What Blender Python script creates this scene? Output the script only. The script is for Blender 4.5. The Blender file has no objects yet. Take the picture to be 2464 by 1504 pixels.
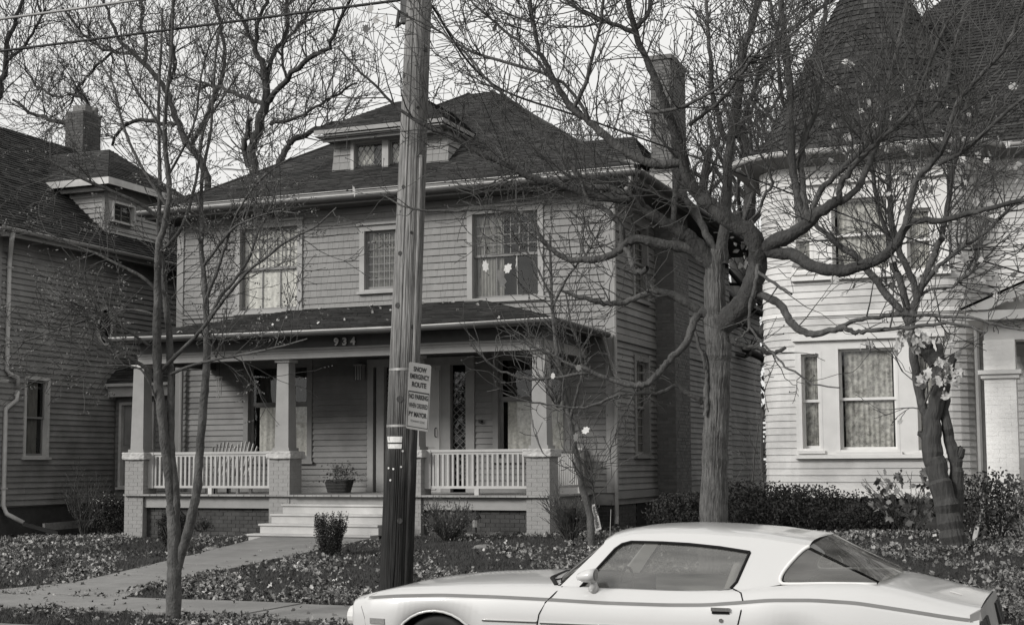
import bpy, math, random
import numpy as np
from mathutils import Vector, Matrix
from mathutils.geometry import tessellate_polygon
R_ = math.radians
scene = bpy.context.scene
COL = scene.collection

# ------------------------------------------------------------------ camera
FPX, CX, PPY, HZ, EYE = 3422., 1232., 815., 1115., 1.85
YAW, ROLL = R_(22), R_(.3)
PIT = math.atan((HZ-PPY)/FPX)
_f = Vector((-math.sin(YAW)*math.cos(PIT), math.cos(YAW)*math.cos(PIT), math.sin(PIT)))
_r = Vector((math.cos(YAW), math.sin(YAW), 0)); _u = _r.cross(_f)
CR = math.cos(ROLL)*_r - math.sin(ROLL)*_u
CU = math.sin(ROLL)*_r + math.cos(ROLL)*_u
cd = bpy.data.cameras.new("camera"); cam = bpy.data.objects.new("camera", cd); COL.objects.link(cam)
cam.matrix_world = Matrix(((CR.x, CU.x, -_f.x, 0), (CR.y, CU.y, -_f.y, 0), (CR.z, CU.z, -_f.z, EYE), (0, 0, 0, 1)))
cd.sensor_width = 36; cd.lens = 36*FPX/2464; cd.shift_y = (PPY-752)/2464
cd.clip_start = .1; cd.clip_end = 2000
scene.camera = cam

# ------------------------------------------------------------------ light
SUN_EL, SUN_DIR = R_(27), Vector((-.62, -.78, 0)).normalized()
sd = bpy.data.lights.new("sun", 'SUN'); so = bpy.data.objects.new("sun", sd); COL.objects.link(so)
sd.energy = 2.3; sd.angle = R_(18); sd.color = (1, .985, .96)
tosun = Vector((SUN_DIR.x*math.cos(SUN_EL), SUN_DIR.y*math.cos(SUN_EL), math.sin(SUN_EL)))
so.rotation_euler = tosun.to_track_quat('Z', 'Y').to_euler(); so.location = (0, 0, 30)
W = bpy.data.worlds.new("World"); scene.world = W; W.use_nodes = True
nt = W.node_tree; nt.nodes.clear()
sky = nt.nodes.new('ShaderNodeTexSky'); sky.sky_type = 'NISHITA'; sky.sun_disc = False
sky.sun_elevation = SUN_EL; sky.sun_rotation = math.atan2(SUN_DIR.x, SUN_DIR.y)
sky.dust_density = 4; sky.air_density = 1
bw = nt.nodes.new('ShaderNodeRGBToBW'); nt.links.new(sky.outputs[0], bw.inputs[0])
tc = nt.nodes.new('ShaderNodeTexCoord'); nz = nt.nodes.new('ShaderNodeTexNoise')
nz.inputs['Scale'].default_value = 2.2; nz.inputs['Detail'].default_value = 4
nt.links.new(tc.outputs['Generated'], nz.inputs['Vector'])
mr = nt.nodes.new('ShaderNodeMapRange'); mr.inputs['To Min'].default_value = 6.9; mr.inputs['To Max'].default_value = 9.4
nt.links.new(nz.outputs[0], mr.inputs[0])
mx = nt.nodes.new('ShaderNodeMix'); mx.data_type = 'FLOAT'; mx.inputs[0].default_value = .93
nt.links.new(bw.outputs[0], mx.inputs[2]); nt.links.new(mr.outputs[0], mx.inputs[3])
tint = nt.nodes.new('ShaderNodeMix'); tint.data_type = 'RGBA'; tint.blend_type = 'MULTIPLY'; tint.inputs[0].default_value = 1
nt.links.new(mx.outputs[0], tint.inputs[6]); tint.inputs[7].default_value = (1, .995, .975, 1)
bg = nt.nodes.new('ShaderNodeBackground'); bg.inputs[1].default_value = .08
nt.links.new(tint.outputs[2], bg.inputs[0])
wo = nt.nodes.new('ShaderNodeOutputWorld'); nt.links.new(bg.outputs[0], wo.inputs[0])
vs = scene.view_settings
scene.display_settings.display_device = 'sRGB'
vs.view_transform = 'Standard'; vs.look = 'None'; vs.exposure = .5; vs.gamma = 1; vs.use_curve_mapping = False

# ------------------------------------------------------------------ survey: sight lines from the camera station cut with real planes
def ray(x, y): x = float(x); y = float(y); return _f + (x-CX)/FPX*CR + (PPY-y)/FPX*CU
def P(x, y, Y):
    Y = float(Y); d = ray(x, y); t = Y/d.y
    return Vector((d.x*t, Y, EYE+d.z*t))
def PX(x, Y, y=1115): return P(x, y, Y).x
def PZ(x, y, Y): return P(x, y, Y).z
def pxm(p): return (Vector(p)-Vector((0, 0, EYE))).dot(_f)/FPX      # metres per photo unit at p

# ------------------------------------------------------------------ materials
def mat(name, g, rough=.8, nscale=3, namt=.15, bump=0, bscale=40, stretch=None, rnd=0, island=0, metal=0, spec=.3, warm=True, g2=None, dirt=0, world=True):
    m = bpy.data.materials.new(name); m.use_nodes = True
    t = m.node_tree; n = t.nodes; l = t.links
    b = n['Principled BSDF']; b.inputs['Roughness'].default_value = rough; b.inputs['Metallic'].default_value = metal
    b.inputs['Specular IOR Level'].default_value = spec
    geo = n.new('ShaderNodeNewGeometry')
    vec = geo.outputs['Position']
    mp = n.new('ShaderNodeMapping'); mp.inputs['Scale'].default_value = stretch or (1, 1, 1)
    l.new(vec, mp.inputs[0])
    no = n.new('ShaderNodeTexNoise'); no.inputs['Scale'].default_value = nscale; no.inputs['Detail'].default_value = 6
    no.inputs['Roughness'].default_value = .65
    l.new(mp.outputs[0], no.inputs['Vector'])
    r = n.new('ShaderNodeMapRange'); r.inputs[1].default_value = .25; r.inputs[2].default_value = .75
    r.inputs[3].default_value = g*(1-namt); r.inputs[4].default_value = g2 if g2 else g*(1+namt)
    l.new(no.outputs[0], r.inputs[0]); val = r.outputs[0]
    def mul(a, sock, lo, hi):
        q = n.new('ShaderNodeMapRange'); q.inputs[3].default_value = lo; q.inputs[4].default_value = hi; l.new(sock, q.inputs[0])
        k = n.new('ShaderNodeMath'); k.operation = 'MULTIPLY'; l.new(a, k.inputs[0]); l.new(q.outputs[0], k.inputs[1]); return k.outputs[0]
    if rnd:
        oi = n.new('ShaderNodeObjectInfo'); val = mul(val, oi.outputs['Random'], 1-rnd, 1+rnd)
    if island:
        val = mul(val, geo.outputs['Random Per Island'], 1-island, 1+island)
    if dirt:
        n2 = n.new('ShaderNodeTexNoise'); n2.inputs['Scale'].default_value = nscale*.22; n2.inputs['Detail'].default_value = 8
        l.new(vec, n2.inputs['Vector'])
        q = n.new('ShaderNodeMapRange'); q.inputs[1].default_value = .35; q.inputs[2].default_value = .65
        q.inputs[3].default_value = 1-dirt; q.inputs[4].default_value = 1.0; l.new(n2.outputs[0], q.inputs[0])
        k = n.new('ShaderNodeMath'); k.operation = 'MULTIPLY'; l.new(val, k.inputs[0]); l.new(q.outputs[0], k.inputs[1]); val = k.outputs[0]
    cm = n.new('ShaderNodeCombineColor')
    for i, w in enumerate((1, .985, .962) if warm else (1, .99, .975)):
        k = n.new('ShaderNodeMath'); k.operation = 'MULTIPLY'; k.inputs[1].default_value = w
        l.new(val, k.inputs[0]); l.new(k.outputs[0], cm.inputs[i])
    l.new(cm.outputs[0], b.inputs['Base Color'])
    if bump:
        nb = n.new('ShaderNodeTexNoise'); nb.inputs['Scale'].default_value = bscale; nb.inputs['Detail'].default_value = 5
        l.new(mp.outputs[0], nb.inputs['Vector'])
        bp = n.new('ShaderNodeBump'); bp.inputs['Strength'].default_value = bump; bp.inputs['Distance'].default_value = .02
        l.new(nb.outputs[0], bp.inputs['Height']); l.new(bp.outputs[0], b.inputs['Normal'])
    return m
def glassmat(name, refl=1.0, tint=.9, veil=0):
    m = bpy.data.materials.new(name); m.use_nodes = True
    t = m.node_tree; n = t.nodes; l = t.links; n.clear()
    o = n.new('ShaderNodeOutputMaterial'); tr = n.new('ShaderNodeBsdfTransparent'); gl = n.new('ShaderNodeBsdfGlossy')
    tr.inputs[0].default_value = (tint, tint, tint*.97, 1); gl.inputs['Roughness'].default_value = .02
    lw = n.new('ShaderNodeLayerWeight'); lw.inputs[0].default_value = .5
    pw = n.new('ShaderNodeMath'); pw.operation = 'POWER'; pw.inputs[1].default_value = 4.5; l.new(lw.outputs['Facing'], pw.inputs[0])
    fr = n.new('ShaderNodeMath'); fr.operation = 'MULTIPLY_ADD'; fr.inputs[1].default_value = .9; fr.inputs[2].default_value = .055; l.new(pw.outputs[0], fr.inputs[0])
    k = n.new('ShaderNodeMath'); k.operation = 'MULTIPLY'; k.inputs[1].default_value = refl; k.use_clamp = True
    nb = n.new('ShaderNodeTexNoise'); nb.inputs['Scale'].default_value = 1.8
    g = n.new('ShaderNodeNewGeometry'); l.new(g.outputs['Position'], nb.inputs['Vector'])
    bp = n.new('ShaderNodeBump'); bp.inputs['Strength'].default_value = .15; bp.inputs['Distance'].default_value = .02
    l.new(nb.outputs[0], bp.inputs['Height']); l.new(bp.outputs[0], gl.inputs['Normal'])
    if veil:
        df = n.new('ShaderNodeBsdfDiffuse'); df.inputs[0].default_value = (.5, .49, .47, 1)  # dusty grey veil, lifting the glass tone in place of reflections
        nd = n.new('ShaderNodeTexNoise'); nd.inputs['Scale'].default_value = 3; nd.inputs['Detail'].default_value = 5; mpp = n.new('ShaderNodeMapping'); mpp.inputs['Scale'].default_value = (.5, 1, 4); l.new(g.outputs['Position'], mpp.inputs[0]); l.new(mpp.outputs[0], nd.inputs['Vector'])
        rr = n.new('ShaderNodeMapRange'); rr.inputs[1].default_value = .3; rr.inputs[2].default_value = .7; rr.inputs[3].default_value = veil*.5; rr.inputs[4].default_value = veil*1.5; l.new(nd.outputs[0], rr.inputs[0])
        m2 = n.new('ShaderNodeMixShader'); l.new(rr.outputs[0], m2.inputs[0]); l.new(tr.outputs[0], m2.inputs[1]); l.new(df.outputs[0], m2.inputs[2]); tr = m2
    mxs = n.new('ShaderNodeMixShader'); l.new(fr.outputs[0], k.inputs[0]); l.new(k.outputs[0], mxs.inputs[0])
    l.new(tr.outputs[0], mxs.inputs[1]); l.new(gl.outputs[0], mxs.inputs[2]); l.new(mxs.outputs[0], o.inputs[0])
    return m
M = {}
def mk(k, *a, **kw): M[k] = mat(k, *a, **kw)
mk('siding_grey', .215, .75, 6, .1, rnd=.1, dirt=.3, bump=.15)
mk('shingle_grey', .245, .85, 9, .08, rnd=.035, island=.03, dirt=.12, bump=.3, bscale=60, stretch=(1, 1, .2))
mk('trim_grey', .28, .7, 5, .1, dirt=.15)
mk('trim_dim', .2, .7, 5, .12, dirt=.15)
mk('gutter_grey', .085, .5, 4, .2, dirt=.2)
mk('gutter_light', .55, .5, 4, .15, dirt=.3)
mk('roof_dark', .04, .9, 3, .3, island=.5, dirt=.4, bump=.3, bscale=120)
mk('brick_paint', .26, .85, 8, .08, rnd=.02, island=.03, bump=.3)
mk('brick_dark', .06, .85, 6, .25, rnd=.2, island=.25, bump=.3)
mk('mortar', .13, .95, 20, .2)
mk('mortar_paint', .24, .95, 20, .2)
mk('stone_cap', .42, .9, 9, .2, bump=.9, bscale=18)
mk('porch_floor', .3, .6, 4, .15, dirt=.3)
mk('step_paint', .46, .7, 4, .1, dirt=.3, bump=.2)
mk('white_paint', .68, .6, 5, .06, dirt=.08, rnd=.03)
mk('white_board', .57, .65, 6, .08, dirt=.3, rnd=.05)
mk('white_brick', .85, .8, 9, .05, dirt=.12, bump=.2)
mk('lattice_dark', .05, .9)
mk('left_siding', .25, .75, 6, .1, rnd=.12, dirt=.35, bump=.15)
mk('light_board', .42, .75, 6, .1, rnd=.05, dirt=.2)
mk('concrete', .22, .9, 5, .12, rnd=.06, dirt=.22, bump=.3, bscale=90)
mk('asphalt', .06, .9, 30, .25, bump=.4)
mk('soil', .03, 1, 2.5, .45, dirt=.3, bump=.6, bscale=30)
mk('grass', .05, .9, 2, .4, island=.45)
mk('leaf_litter', .18, .85, 1.2, .4, island=.85, bump=.2)
mk('leaf_pale', .4, .7, 30, .15, island=.3)
mk('leaf_dark', .04, 1, 8, .4, island=.5, spec=.05)
mk('leaf_mid', .13, .8, 8, .3, island=.5)
mk('bark_limb', .06, .9, 14, .5, stretch=(1, 1, .6), bump=1.0, bscale=45, dirt=.4)
mk('brick_mid', .13, .85, 8, .15, island=.15, bump=.3)
mk('lace_white', .72, .9, 17, .45, bump=.3, g2=.85)
mk('soffit_shade', .07, .8)  # colour darkened to deepen the shade under porch ceiling and eaves
mk('bark_maple', .16, .9, 7, .28, stretch=(1, 1, .3), bump=.7, bscale=30, dirt=.3)
mk('bark_trunk', .115, .95, 26, .7, stretch=(2, 2, .28), bump=1.0, bscale=55, dirt=.35)
mk('bark_smooth', .095, .85, 14, .5, stretch=(1, 1, .6), bump=1.0, bscale=45, dirt=.4)
mk('bark_dark', .055, .95, 9, .4, stretch=(2, 2, .3), bump=1.0, bscale=20)
mk('bark_far', .05, .95, 3, .3)
mk('twig', .07, .9, 5, .3, island=.3)
mk('twig_far', .06, .9, 2, .3, island=.3)
mk('car_paint', .50, .35, 2, .02, spec=.4, warm=False)
_b_ = M['car_paint'].node_tree.nodes['Principled BSDF']; _b_.inputs['Coat Weight'].default_value = .8; _b_.inputs['Coat Roughness'].default_value = .06
mk('rail_paint', .42, .7, 5, .1, dirt=.15)
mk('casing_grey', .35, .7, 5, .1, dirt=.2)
mk('car_stripe', .16, .5)
mk('chrome', .7, .18, 4, .05, metal=1)
mk('rubber', .02, .7)
mk('black_gap', .008, .9)
mk('car_seat', .3, .8)
mk('lamp_lens', .22, .25, 60, .2, spec=.6)
mk('headlamp', .6, .1, spec=.8)
mk('sign_white', .33, .5, 9, .12, dirt=.25)
mk('sign_black', .02, .6)
mk('metal_band', .3, .45, 20, .3, metal=.5)
mk('paper_tag', .55, .8, 30, .25)
mk('wire_black', .015, .6)
mk('wire_grey', .25, .5)
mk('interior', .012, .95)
mk('curtain', .5, .9, 14, .35, stretch=(1, 1, .35))
mk('curtain_dim', .2, .9, 14, .4, stretch=(1, 1, .35))
mk('curtain_dark', .05, .9, 14, .4, stretch=(1, 1, .35))
mk('lace', .14, .95, 11, .5, bump=.3, g2=.75)
mk('wicker', .045, .8, 60, .5, bump=.8, bscale=90)
mk('door_paint', .45, .55, 4, .08)
mk('dark_iron', .02, .5)
mk('flower_white', .6, .8)
mk('stone', .16, .95, 12, .3, bump=.8, bscale=14)
mk('wood_bench', .4, .8, 6, .15)
M['pane'] = glassmat('pane', 1.3, .85)
M['pane_bright'] = glassmat('pane_bright', 3.0, .8)
M['car_glass'] = glassmat('car_glass', 1.6, .7, .15)
M['rear_glass'] = glassmat('rear_glass', .8, .45, .17)

# utility pole wood: grain along the length, creosote stain up to head height
def pole_mat():
    m = mat('pole_wood', .2, .9, 24, .75, stretch=(2.2, 2.2, .14), bump=1.0, bscale=22)
    t = m.node_tree; n = t.nodes; l = t.links; b = n['Principled BSDF']
    src = b.inputs['Base Color'].links[0].from_socket
    g = n.new('ShaderNodeNewGeometry'); s = n.new('ShaderNodeSeparateXYZ'); l.new(g.outputs['Position'], s.inputs[0])
    no = n.new('ShaderNodeTexNoise'); no.inputs['Scale'].default_value = 9; l.new(n['Mapping'].outputs[0], no.inputs['Vector'])
    ad = n.new('ShaderNodeMath'); ad.operation = 'MULTIPLY_ADD'; ad.inputs[1].default_value = 1.5; l.new(no.outputs[0], ad.inputs[0]); l.new(s.outputs[2], ad.inputs[2])
    r = n.new('ShaderNodeMapRange'); r.inputs[1].default_value = 2.4; r.inputs[2].default_value = 4.2; r.inputs[3].default_value = .09; r.inputs[4].default_value = 1
    l.new(ad.outputs[0], r.inputs[0])
    mm = n.new('ShaderNodeMix'); mm.data_type = 'RGBA'; mm.blend_type = 'MULTIPLY'; mm.inputs[0].default_value = 1
    l.new(src, mm.inputs[6]); l.new(r.outputs[0], mm.inputs[7]); l.new(mm.outputs[2], b.inputs['Base Color'])
    return m
M['pole_wood'] = pole_mat()

# ------------------------------------------------------------------ object helpers
ORG = {}
def tag(o, label=None, cat=None, group=None, kind=None):
    if label: o['label'] = label
    if cat: o['category'] = cat
    if group: o['group'] = group
    if kind: o['kind'] = kind
    return o
def thing(name, label, cat, loc, group=None):
    o = bpy.data.objects.new(name, None); COL.objects.link(o); o.location = loc; o.empty_display_size = .3
    ORG[o.name] = Vector(loc); return tag(o, label, cat, group)
def struct(name, loc=(0, 0, 0)):
    o = bpy.data.objects.new(name, None); COL.objects.link(o); o.location = loc; ORG[o.name] = Vector(loc); o['kind'] = 'structure'; return o
def link(name, me, parent=None, loc=(0, 0, 0), rot=0, scale=(1, 1, 1), label=None, kind=None):
    """loc is a world position"""
    o = bpy.data.objects.new(name, me); COL.objects.link(o)
    w = Vector(loc); ORG[o.name] = w
    o.location = w - (ORG[parent.name] if parent else Vector())
    if parent: o.parent = parent
    o.rotation_euler = (0, 0, rot); o.scale = scale
    if label: o['label'] = label
    if kind: o['kind'] = kind
    return o
def np_mesh(name, v, f, mt, smooth=False):
    me = bpy.data.meshes.new(name); v = np.asarray(v, dtype=np.float32); f = np.asarray(f, dtype=np.int32)
    k = f.shape[1]; me.vertices.add(len(v)); me.vertices.foreach_set('co', v.ravel())
    me.loops.add(f.size); me.loops.foreach_set('vertex_index', f.ravel())
    me.polygons.add(len(f)); me.polygons.foreach_set('loop_start', np.arange(0, f.size, k, dtype=np.int32))
    if smooth: me.polygons.foreach_set('use_smooth', np.ones(len(f), dtype=bool))
    me.update(calc_edges=True); me.materials.append(mt); return me
class MB:
    def __init__(s): s.v = []; s.f = []
    def add(s, v, f):
        k = len(s.v); s.v.extend(Vector(p) for p in v); s.f.extend([tuple(i+k for i in q) for q in f]); return s
    def hexa(s, p): return s.add(p, [(0, 3, 2, 1), (4, 5, 6, 7), (0, 1, 5, 4), (1, 2, 6, 5), (2, 3, 7, 6), (3, 0, 4, 7)])
    def box(s, x0, x1, y0, y1, z0, z1):
        return s.hexa([(x0, y0, z0), (x1, y0, z0), (x1, y1, z0), (x0, y1, z0), (x0, y0, z1), (x1, y0, z1), (x1, y1, z1), (x0, y1, z1)])
    def fbox(s, fr, u0, u1, v0, v1, n0, n1):
        return s.hexa([fr(u0, v0, n1), fr(u1, v0, n1), fr(u1, v0, n0), fr(u0, v0, n0), fr(u0, v1, n1), fr(u1, v1, n1), fr(u1, v1, n0), fr(u0, v1, n0)])
    def bar(s, a, b, w, h=None, up=(0, 0, 1)):
        a = Vector(a); b = Vector(b); d = (b-a).normalized(); h = h or w
        x = d.cross(Vector(up)); x = x.normalized() if x.length > 1e-4 else Vector((1, 0, 0)); y = x.cross(d)
        q = [x*sx*w/2+y*sy*h/2 for sx, sy in ((-1, -1), (1, -1), (1, 1), (-1, 1))]
        return s.hexa([a+k for k in q]+[b+k for k in q])
    def tube(s, pts, r, n=8, cap=True):
        pts = [Vector(p) for p in pts]; r = r if isinstance(r, (list, tuple)) else [r]*len(pts)
        v = []; f = []; up = None
        for i, p in enumerate(pts):
            d = (pts[min(i+1, len(pts)-1)]-pts[max(i-1, 0)]).normalized()
            if up is None: up = d.orthogonal().normalized()
            up = (up-d*up.dot(d)).normalized(); w = d.cross(up)
            for k in range(n):
                a = 2*math.pi*k/n; v.append(p+(up*math.cos(a)+w*math.sin(a))*r[i])
        for i in range(len(pts)-1):
            for k in range(n):
                f.append((i*n+k, i*n+(k+1) % n, (i+1)*n+(k+1) % n, (i+1)*n+k))
        if cap: f.append(tuple(range(n))[::-1]); f.append(tuple((len(pts)-1)*n+k for k in range(n)))
        return s.add(v, f)
    def grid(s, rows, closed=False):
        nr = len(rows); nc = len(rows[0]); v = [p for r in rows for p in r]; f = []
        for i in range(nr-1):
            for j in range(nc if closed else nc-1):
                f.append((i*nc+j, i*nc+(j+1) % nc, (i+1)*nc+(j+1) % nc, (i+1)*nc+j))
        return s.add(v, f)
    def mesh(s, name, mt, org=Vector((0, 0, 0)), smooth=False):
        me = bpy.data.meshes.new(name); me.from_pydata([p-org for p in s.v], [], s.f)
        if smooth:
            for p in me.polygons: p.use_smooth = True
        me.materials.append(mt); me.update(); return me
    def build(s, name, mt, parent=None, smooth=False, label=None, kind=None, bevel=0):
        if not s.v: return None
        n = len(s.v); c = Vector((sum(p.x for p in s.v)/n, sum(p.y for p in s.v)/n, min(p.z for p in s.v)))
        o = link(name, s.mesh(name, M[mt], c, smooth), parent, c, label=label, kind=kind)
        if bevel:
            b = o.modifiers.new('bevel', 'BEVEL'); b.width = bevel; b.segments = 2; b.limit_method = 'ANGLE'
        return o
def Fr(ox, oy, side='S'):
    """wall frame seen from outside: u to the right, v up, n outwards"""
    if side == 'S': return lambda u, v, n: Vector((ox+u, oy-n, v))
    if side == 'E': return lambda u, v, n: Vector((ox+n, oy+u, v))
FROT = {'S': 0, 'E': math.pi/2}
def rects(u0, u1, v0, v1, holes):
    vs_ = sorted({v0, v1} | {min(max(h[2], v0), v1) for h in holes} | {min(max(h[3], v0), v1) for h in holes})
    out = []
    for a, b in zip(vs_, vs_[1:]):
        if b-a < 1e-4: continue
        m = (a+b)/2; cur = u0
        for h in sorted(h for h in holes if h[2] < m < h[3]):
            if h[0] > cur+.01: out.append((cur, min(h[0], u1), a, b))
            cur = max(cur, h[1])
        if cur < u1-.01: out.append((cur, u1, a, b))
    return out
_b = MB(); _b.add([(0, 0, 0), (1, 0, 0), (1, 0, 1), (0, 0, 1), (0, -.037, 0), (1, -.037, 0), (1, -.006, 1), (0, -.006, 1)],
                  [(0, 1, 2, 3), (4, 7, 6, 5), (0, 4, 5, 1), (3, 2, 6, 7), (0, 3, 7, 4), (1, 5, 6, 2)])
BOARD = {}
def board_mesh(m):
    if m not in BOARD: BOARD[m] = _b.mesh('board', M[m])
    return BOARD[m]
def cutb(r, rng, split):
    if split and r[1]-r[0] > 2.5:
        m = rng.uniform(r[0]+.6, r[1]-.6); return [(r[0], m-.003), (m, r[1])]
    return [(r[0], r[1])]
def clapboards(parent, side, ox, oy, u0, u1, v0, v1, course, holes, m, rng, name='clapboard', clip=None, split=False):
    fr = Fr(ox, oy, side); n = int(round((v1-v0)/course)); c = (v1-v0)/n; me = board_mesh(m)
    for i in range(n):
        a = v0+i*c; b = a+c
        cur = [(u0, u1)] if clip is None else clip(a, b)
        for s0, s1 in cur:
            hs = [h for h in holes if h[2] < b-.25*c and h[3] > a+.25*c]
            for r in rects(s0, s1, a, b, [(h[0], h[1], a-1, b+1) for h in hs]):
                for q in cutb(r, rng, split):
                    p = fr(q[0], a+rng.uniform(-.0015, .0015), rng.uniform(0, .004)); link(name, me, parent, p, FROT[side], (q[1]-q[0], 1, c*1.0))
# roofs: individually cut tabs laid in courses, joined
def shingle_field(mb, A, B, C, D, course, tab, rng, th=.018):
    """A left eave, B right eave, C right top, D left top"""
    A, B, C, D = map(Vector, (A, B, C, D)); H = ((D-A).length+(C-B).length)/2; n = max(2, int(H/course))
    nrm = (B-A).cross(((D+C)/2)-((A+B)/2)).normalized()
    for i in range(n):
        t0 = i/n; t1 = (i+1.08)/n; t1 = min(t1, 1)
        l0 = A.lerp(D, t0); r0 = B.lerp(C, t0); l1 = A.lerp(D, t1); r1 = B.lerp(C, t1)
        w = (r0-l0).length
        if w < .05: continue
        k = max(1, int(w/tab)); off = rng.random()*.8
        cuts = [0]+[min(1, max(0, (j+off)/k)) for j in range(k)]+[1]
        for a, b in zip(cuts, cuts[1:]):
            if b-a < .004: continue
            j = nrm*(th*rng.uniform(.7, 1.35)); g = .004/max(w, .2)
            p0 = l0.lerp(r0, a+g); p1 = l0.lerp(r0, b-g); q0 = l1.lerp(r1, a+g); q1 = l1.lerp(r1, b-g)
            dz = (l0-l1).normalized()*rng.uniform(-.006, .008); p0 = p0+dz; p1 = p1+dz
            mb.add([p0+j, p1+j, q1+nrm*.003, q0+nrm*.003, p0-nrm*.004, p1-nrm*.004], [(0, 1, 2, 3), (4, 5, 1, 0)])
def brick_wall(mb, fr, u0, u1, v0, v1, rng, bl=.2, bh=.065, j=.01, th=.012, holes=()):
    n = int((v1-v0)/(bh+j)); hh = (v1-v0)/n
    for i in range(n):
        u = u0-(i % 2)*bl/2
        while u < u1:
            a = max(u, u0); b = min(u+bl, u1)
            if b-a > .03 and not any(h[0] < b and h[1] > a and h[2] < v0+(i+.5)*hh < h[3] for h in holes):
                mb.fbox(fr, a, b-j, v0+i*hh+j/2, v0+(i+1)*hh-j/2, 0, th*rng.uniform(.5, 1.2))
            u += bl
def curtain(parent, fr, u0, u1, v0, v1, n, m, folds=9, name='curtain', amp=.025, taper=0):
    mb = MB(); k = folds*6; rows = []
    for r in range(9):
        t = r/8; v = v0+(v1-v0)*t
        sh = taper*(1-t)*(u1-u0)
        rows.append([fr(u0+sh*0+(u1-u0-sh)*i/k, v, n+amp*math.sin(i/6*6.283+.6*math.sin(3*t+i*.2))*(1-.4*t)) for i in range(k+1)])
    mb.grid(rows); return mb.build(name, m, parent, smooth=True)
def window(parent, fr, u0, u1, v0, v1, casing='casing_grey', cw=.12, sash='trim_dim', up=(1, 1), lo=(1, 1), curt='curtain', glass='pane',
           split=.5, sill=True, label=None, head=False, diamond=False, sw=.05, cur_cover=(0, 1), double=True):
    """u0..v1: outer edges of the casing.  window > casing, sash, pane, curtain, sill"""
    w = MB()
    w.fbox(fr, u0, u0+cw, v0, v1, -.1, .055); w.fbox(fr, u1-cw, u1, v0, v1, -.1, .055)
    w.fbox(fr, u0+cw, u1-cw, v1-cw, v1, -.1, .052); w.fbox(fr, u0+cw, u1-cw, v0, v0+.04, -.1, .05)
    win = w.build('window', casing, parent, label=label)
    if head:
        h = MB(); h.fbox(fr, u0-.05, u1+.05, v1+.001, v1+.05, 0, .11); h.build('window_head', casing, win)
    if sill:
        s = MB(); s.fbox(fr, u0-.04, u1+.04, v0-.055, v0-.001, 0, .1); s.build('sill', casing, win)
    a, b, c, d = u0+cw, u1-cw, v0+.04, v1-cw; mid = c+(d-c)*split
    parts = ([(a, b, mid-.02, d, -.045, up), (a, b, c, mid+.02, -.08, lo)] if double else [(a, b, c, d, -.045, up)])
    for (x0, x1, y0, y1, nn, g) in parts:
        s = MB(); s.fbox(fr, x0, x0+sw, y0, y1, nn-.03, nn); s.fbox(fr, x1-sw, x1, y0, y1, nn-.03, nn)
        s.fbox(fr, x0+sw, x1-sw, y0, y0+sw*1.1, nn-.03, nn-.001); s.fbox(fr, x0+sw, x1-sw, y1-sw, y1, nn-.03, nn-.001)
        s.build('sash', sash, win)
        x0 += sw; x1 -= sw; y0 += sw*1.1; y1 -= sw
        mt = MB()
        if diamond:
            st = diamond; hgt = y1-y0
            for sg in (1, -1):
                k = -int(hgt/st)-2
                while k*st < (x1-x0)+hgt+st:
                    xa = x0+k*st if sg > 0 else x0+k*st; pts = []
                    # line x = xa + sg*(y-y0)*.62
                    for q in range(2): pass
                    ya, yb = y0, y1; f = lambda y: xa+sg*(y-y0)*.72
                    lo_, hi_ = (ya, yb)
                    if sg > 0:
                        lo_ = max(ya, y0+(x0-xa)/.72); hi_ = min(yb, y0+(x1-xa)/.72)
                    else:
                        lo_ = max(ya, y0+(xa-x1)/.72); hi_ = min(yb, y0+(xa-x0)/.72)
                    if hi_-lo_ > .02:
                        mt.bar(fr(f(lo_), lo_, nn-.01+sg*.001), fr(f(hi_), hi_, nn-.01+sg*.001), .014, .012, up=tuple(fr(0, 0, 1)-fr(0, 0, 0)))
                    k += 1
        else:
            for i in range(1, g[0]):
                x = x0+(x1-x0)*i/g[0]; mt.fbox(fr, x-.011, x+.011, y0, y1, nn-.028, nn-.002)
            for i in range(1, g[1]):
                y = y0+(y1-y0)*i/g[1]; mt.fbox(fr, x0, x1, y-.009, y+.009, nn-.026, nn-.004)
        if mt.v and diamond: mt.build('leading', 'gutter_grey', win)
        elif mt.v and (diamond or (g[0] > 1 and g[1] > 1)): mt.build('muntins', sash, win)
        elif mt.v:
            for q in range(len(mt.v)//8):
                m1 = MB(); m1.hexa(mt.v[q*8:q*8+8]); m1.build('muntin', sash, win)
        p = MB(); p.add([fr(x0, y0, nn-.015), fr(x1, y0, nn-.015), fr(x1, y1, nn-.015), fr(x0, y1, nn-.015)], [(0, 1, 2, 3)])
        p.build('pane', glass, win)
    bx = MB()
    if isinstance(curt, tuple):
        ww = b-a; curtain(win, fr, a+ww*cur_cover[0]+.01, a+ww*cur_cover[1]-.01, c, mid, -.125, curt[0], amp=.012); curtain(win, fr, a+ww*cur_cover[0]+.01, a+ww*cur_cover[1]-.01, mid+.005, d, -.13, curt[1], amp=.012)
    elif curt:
        ww = b-a; curtain(win, fr, a+ww*cur_cover[0]+.01, a+ww*cur_cover[1]-.01, c, d, -.125, curt, amp=.012)
    return win

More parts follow.
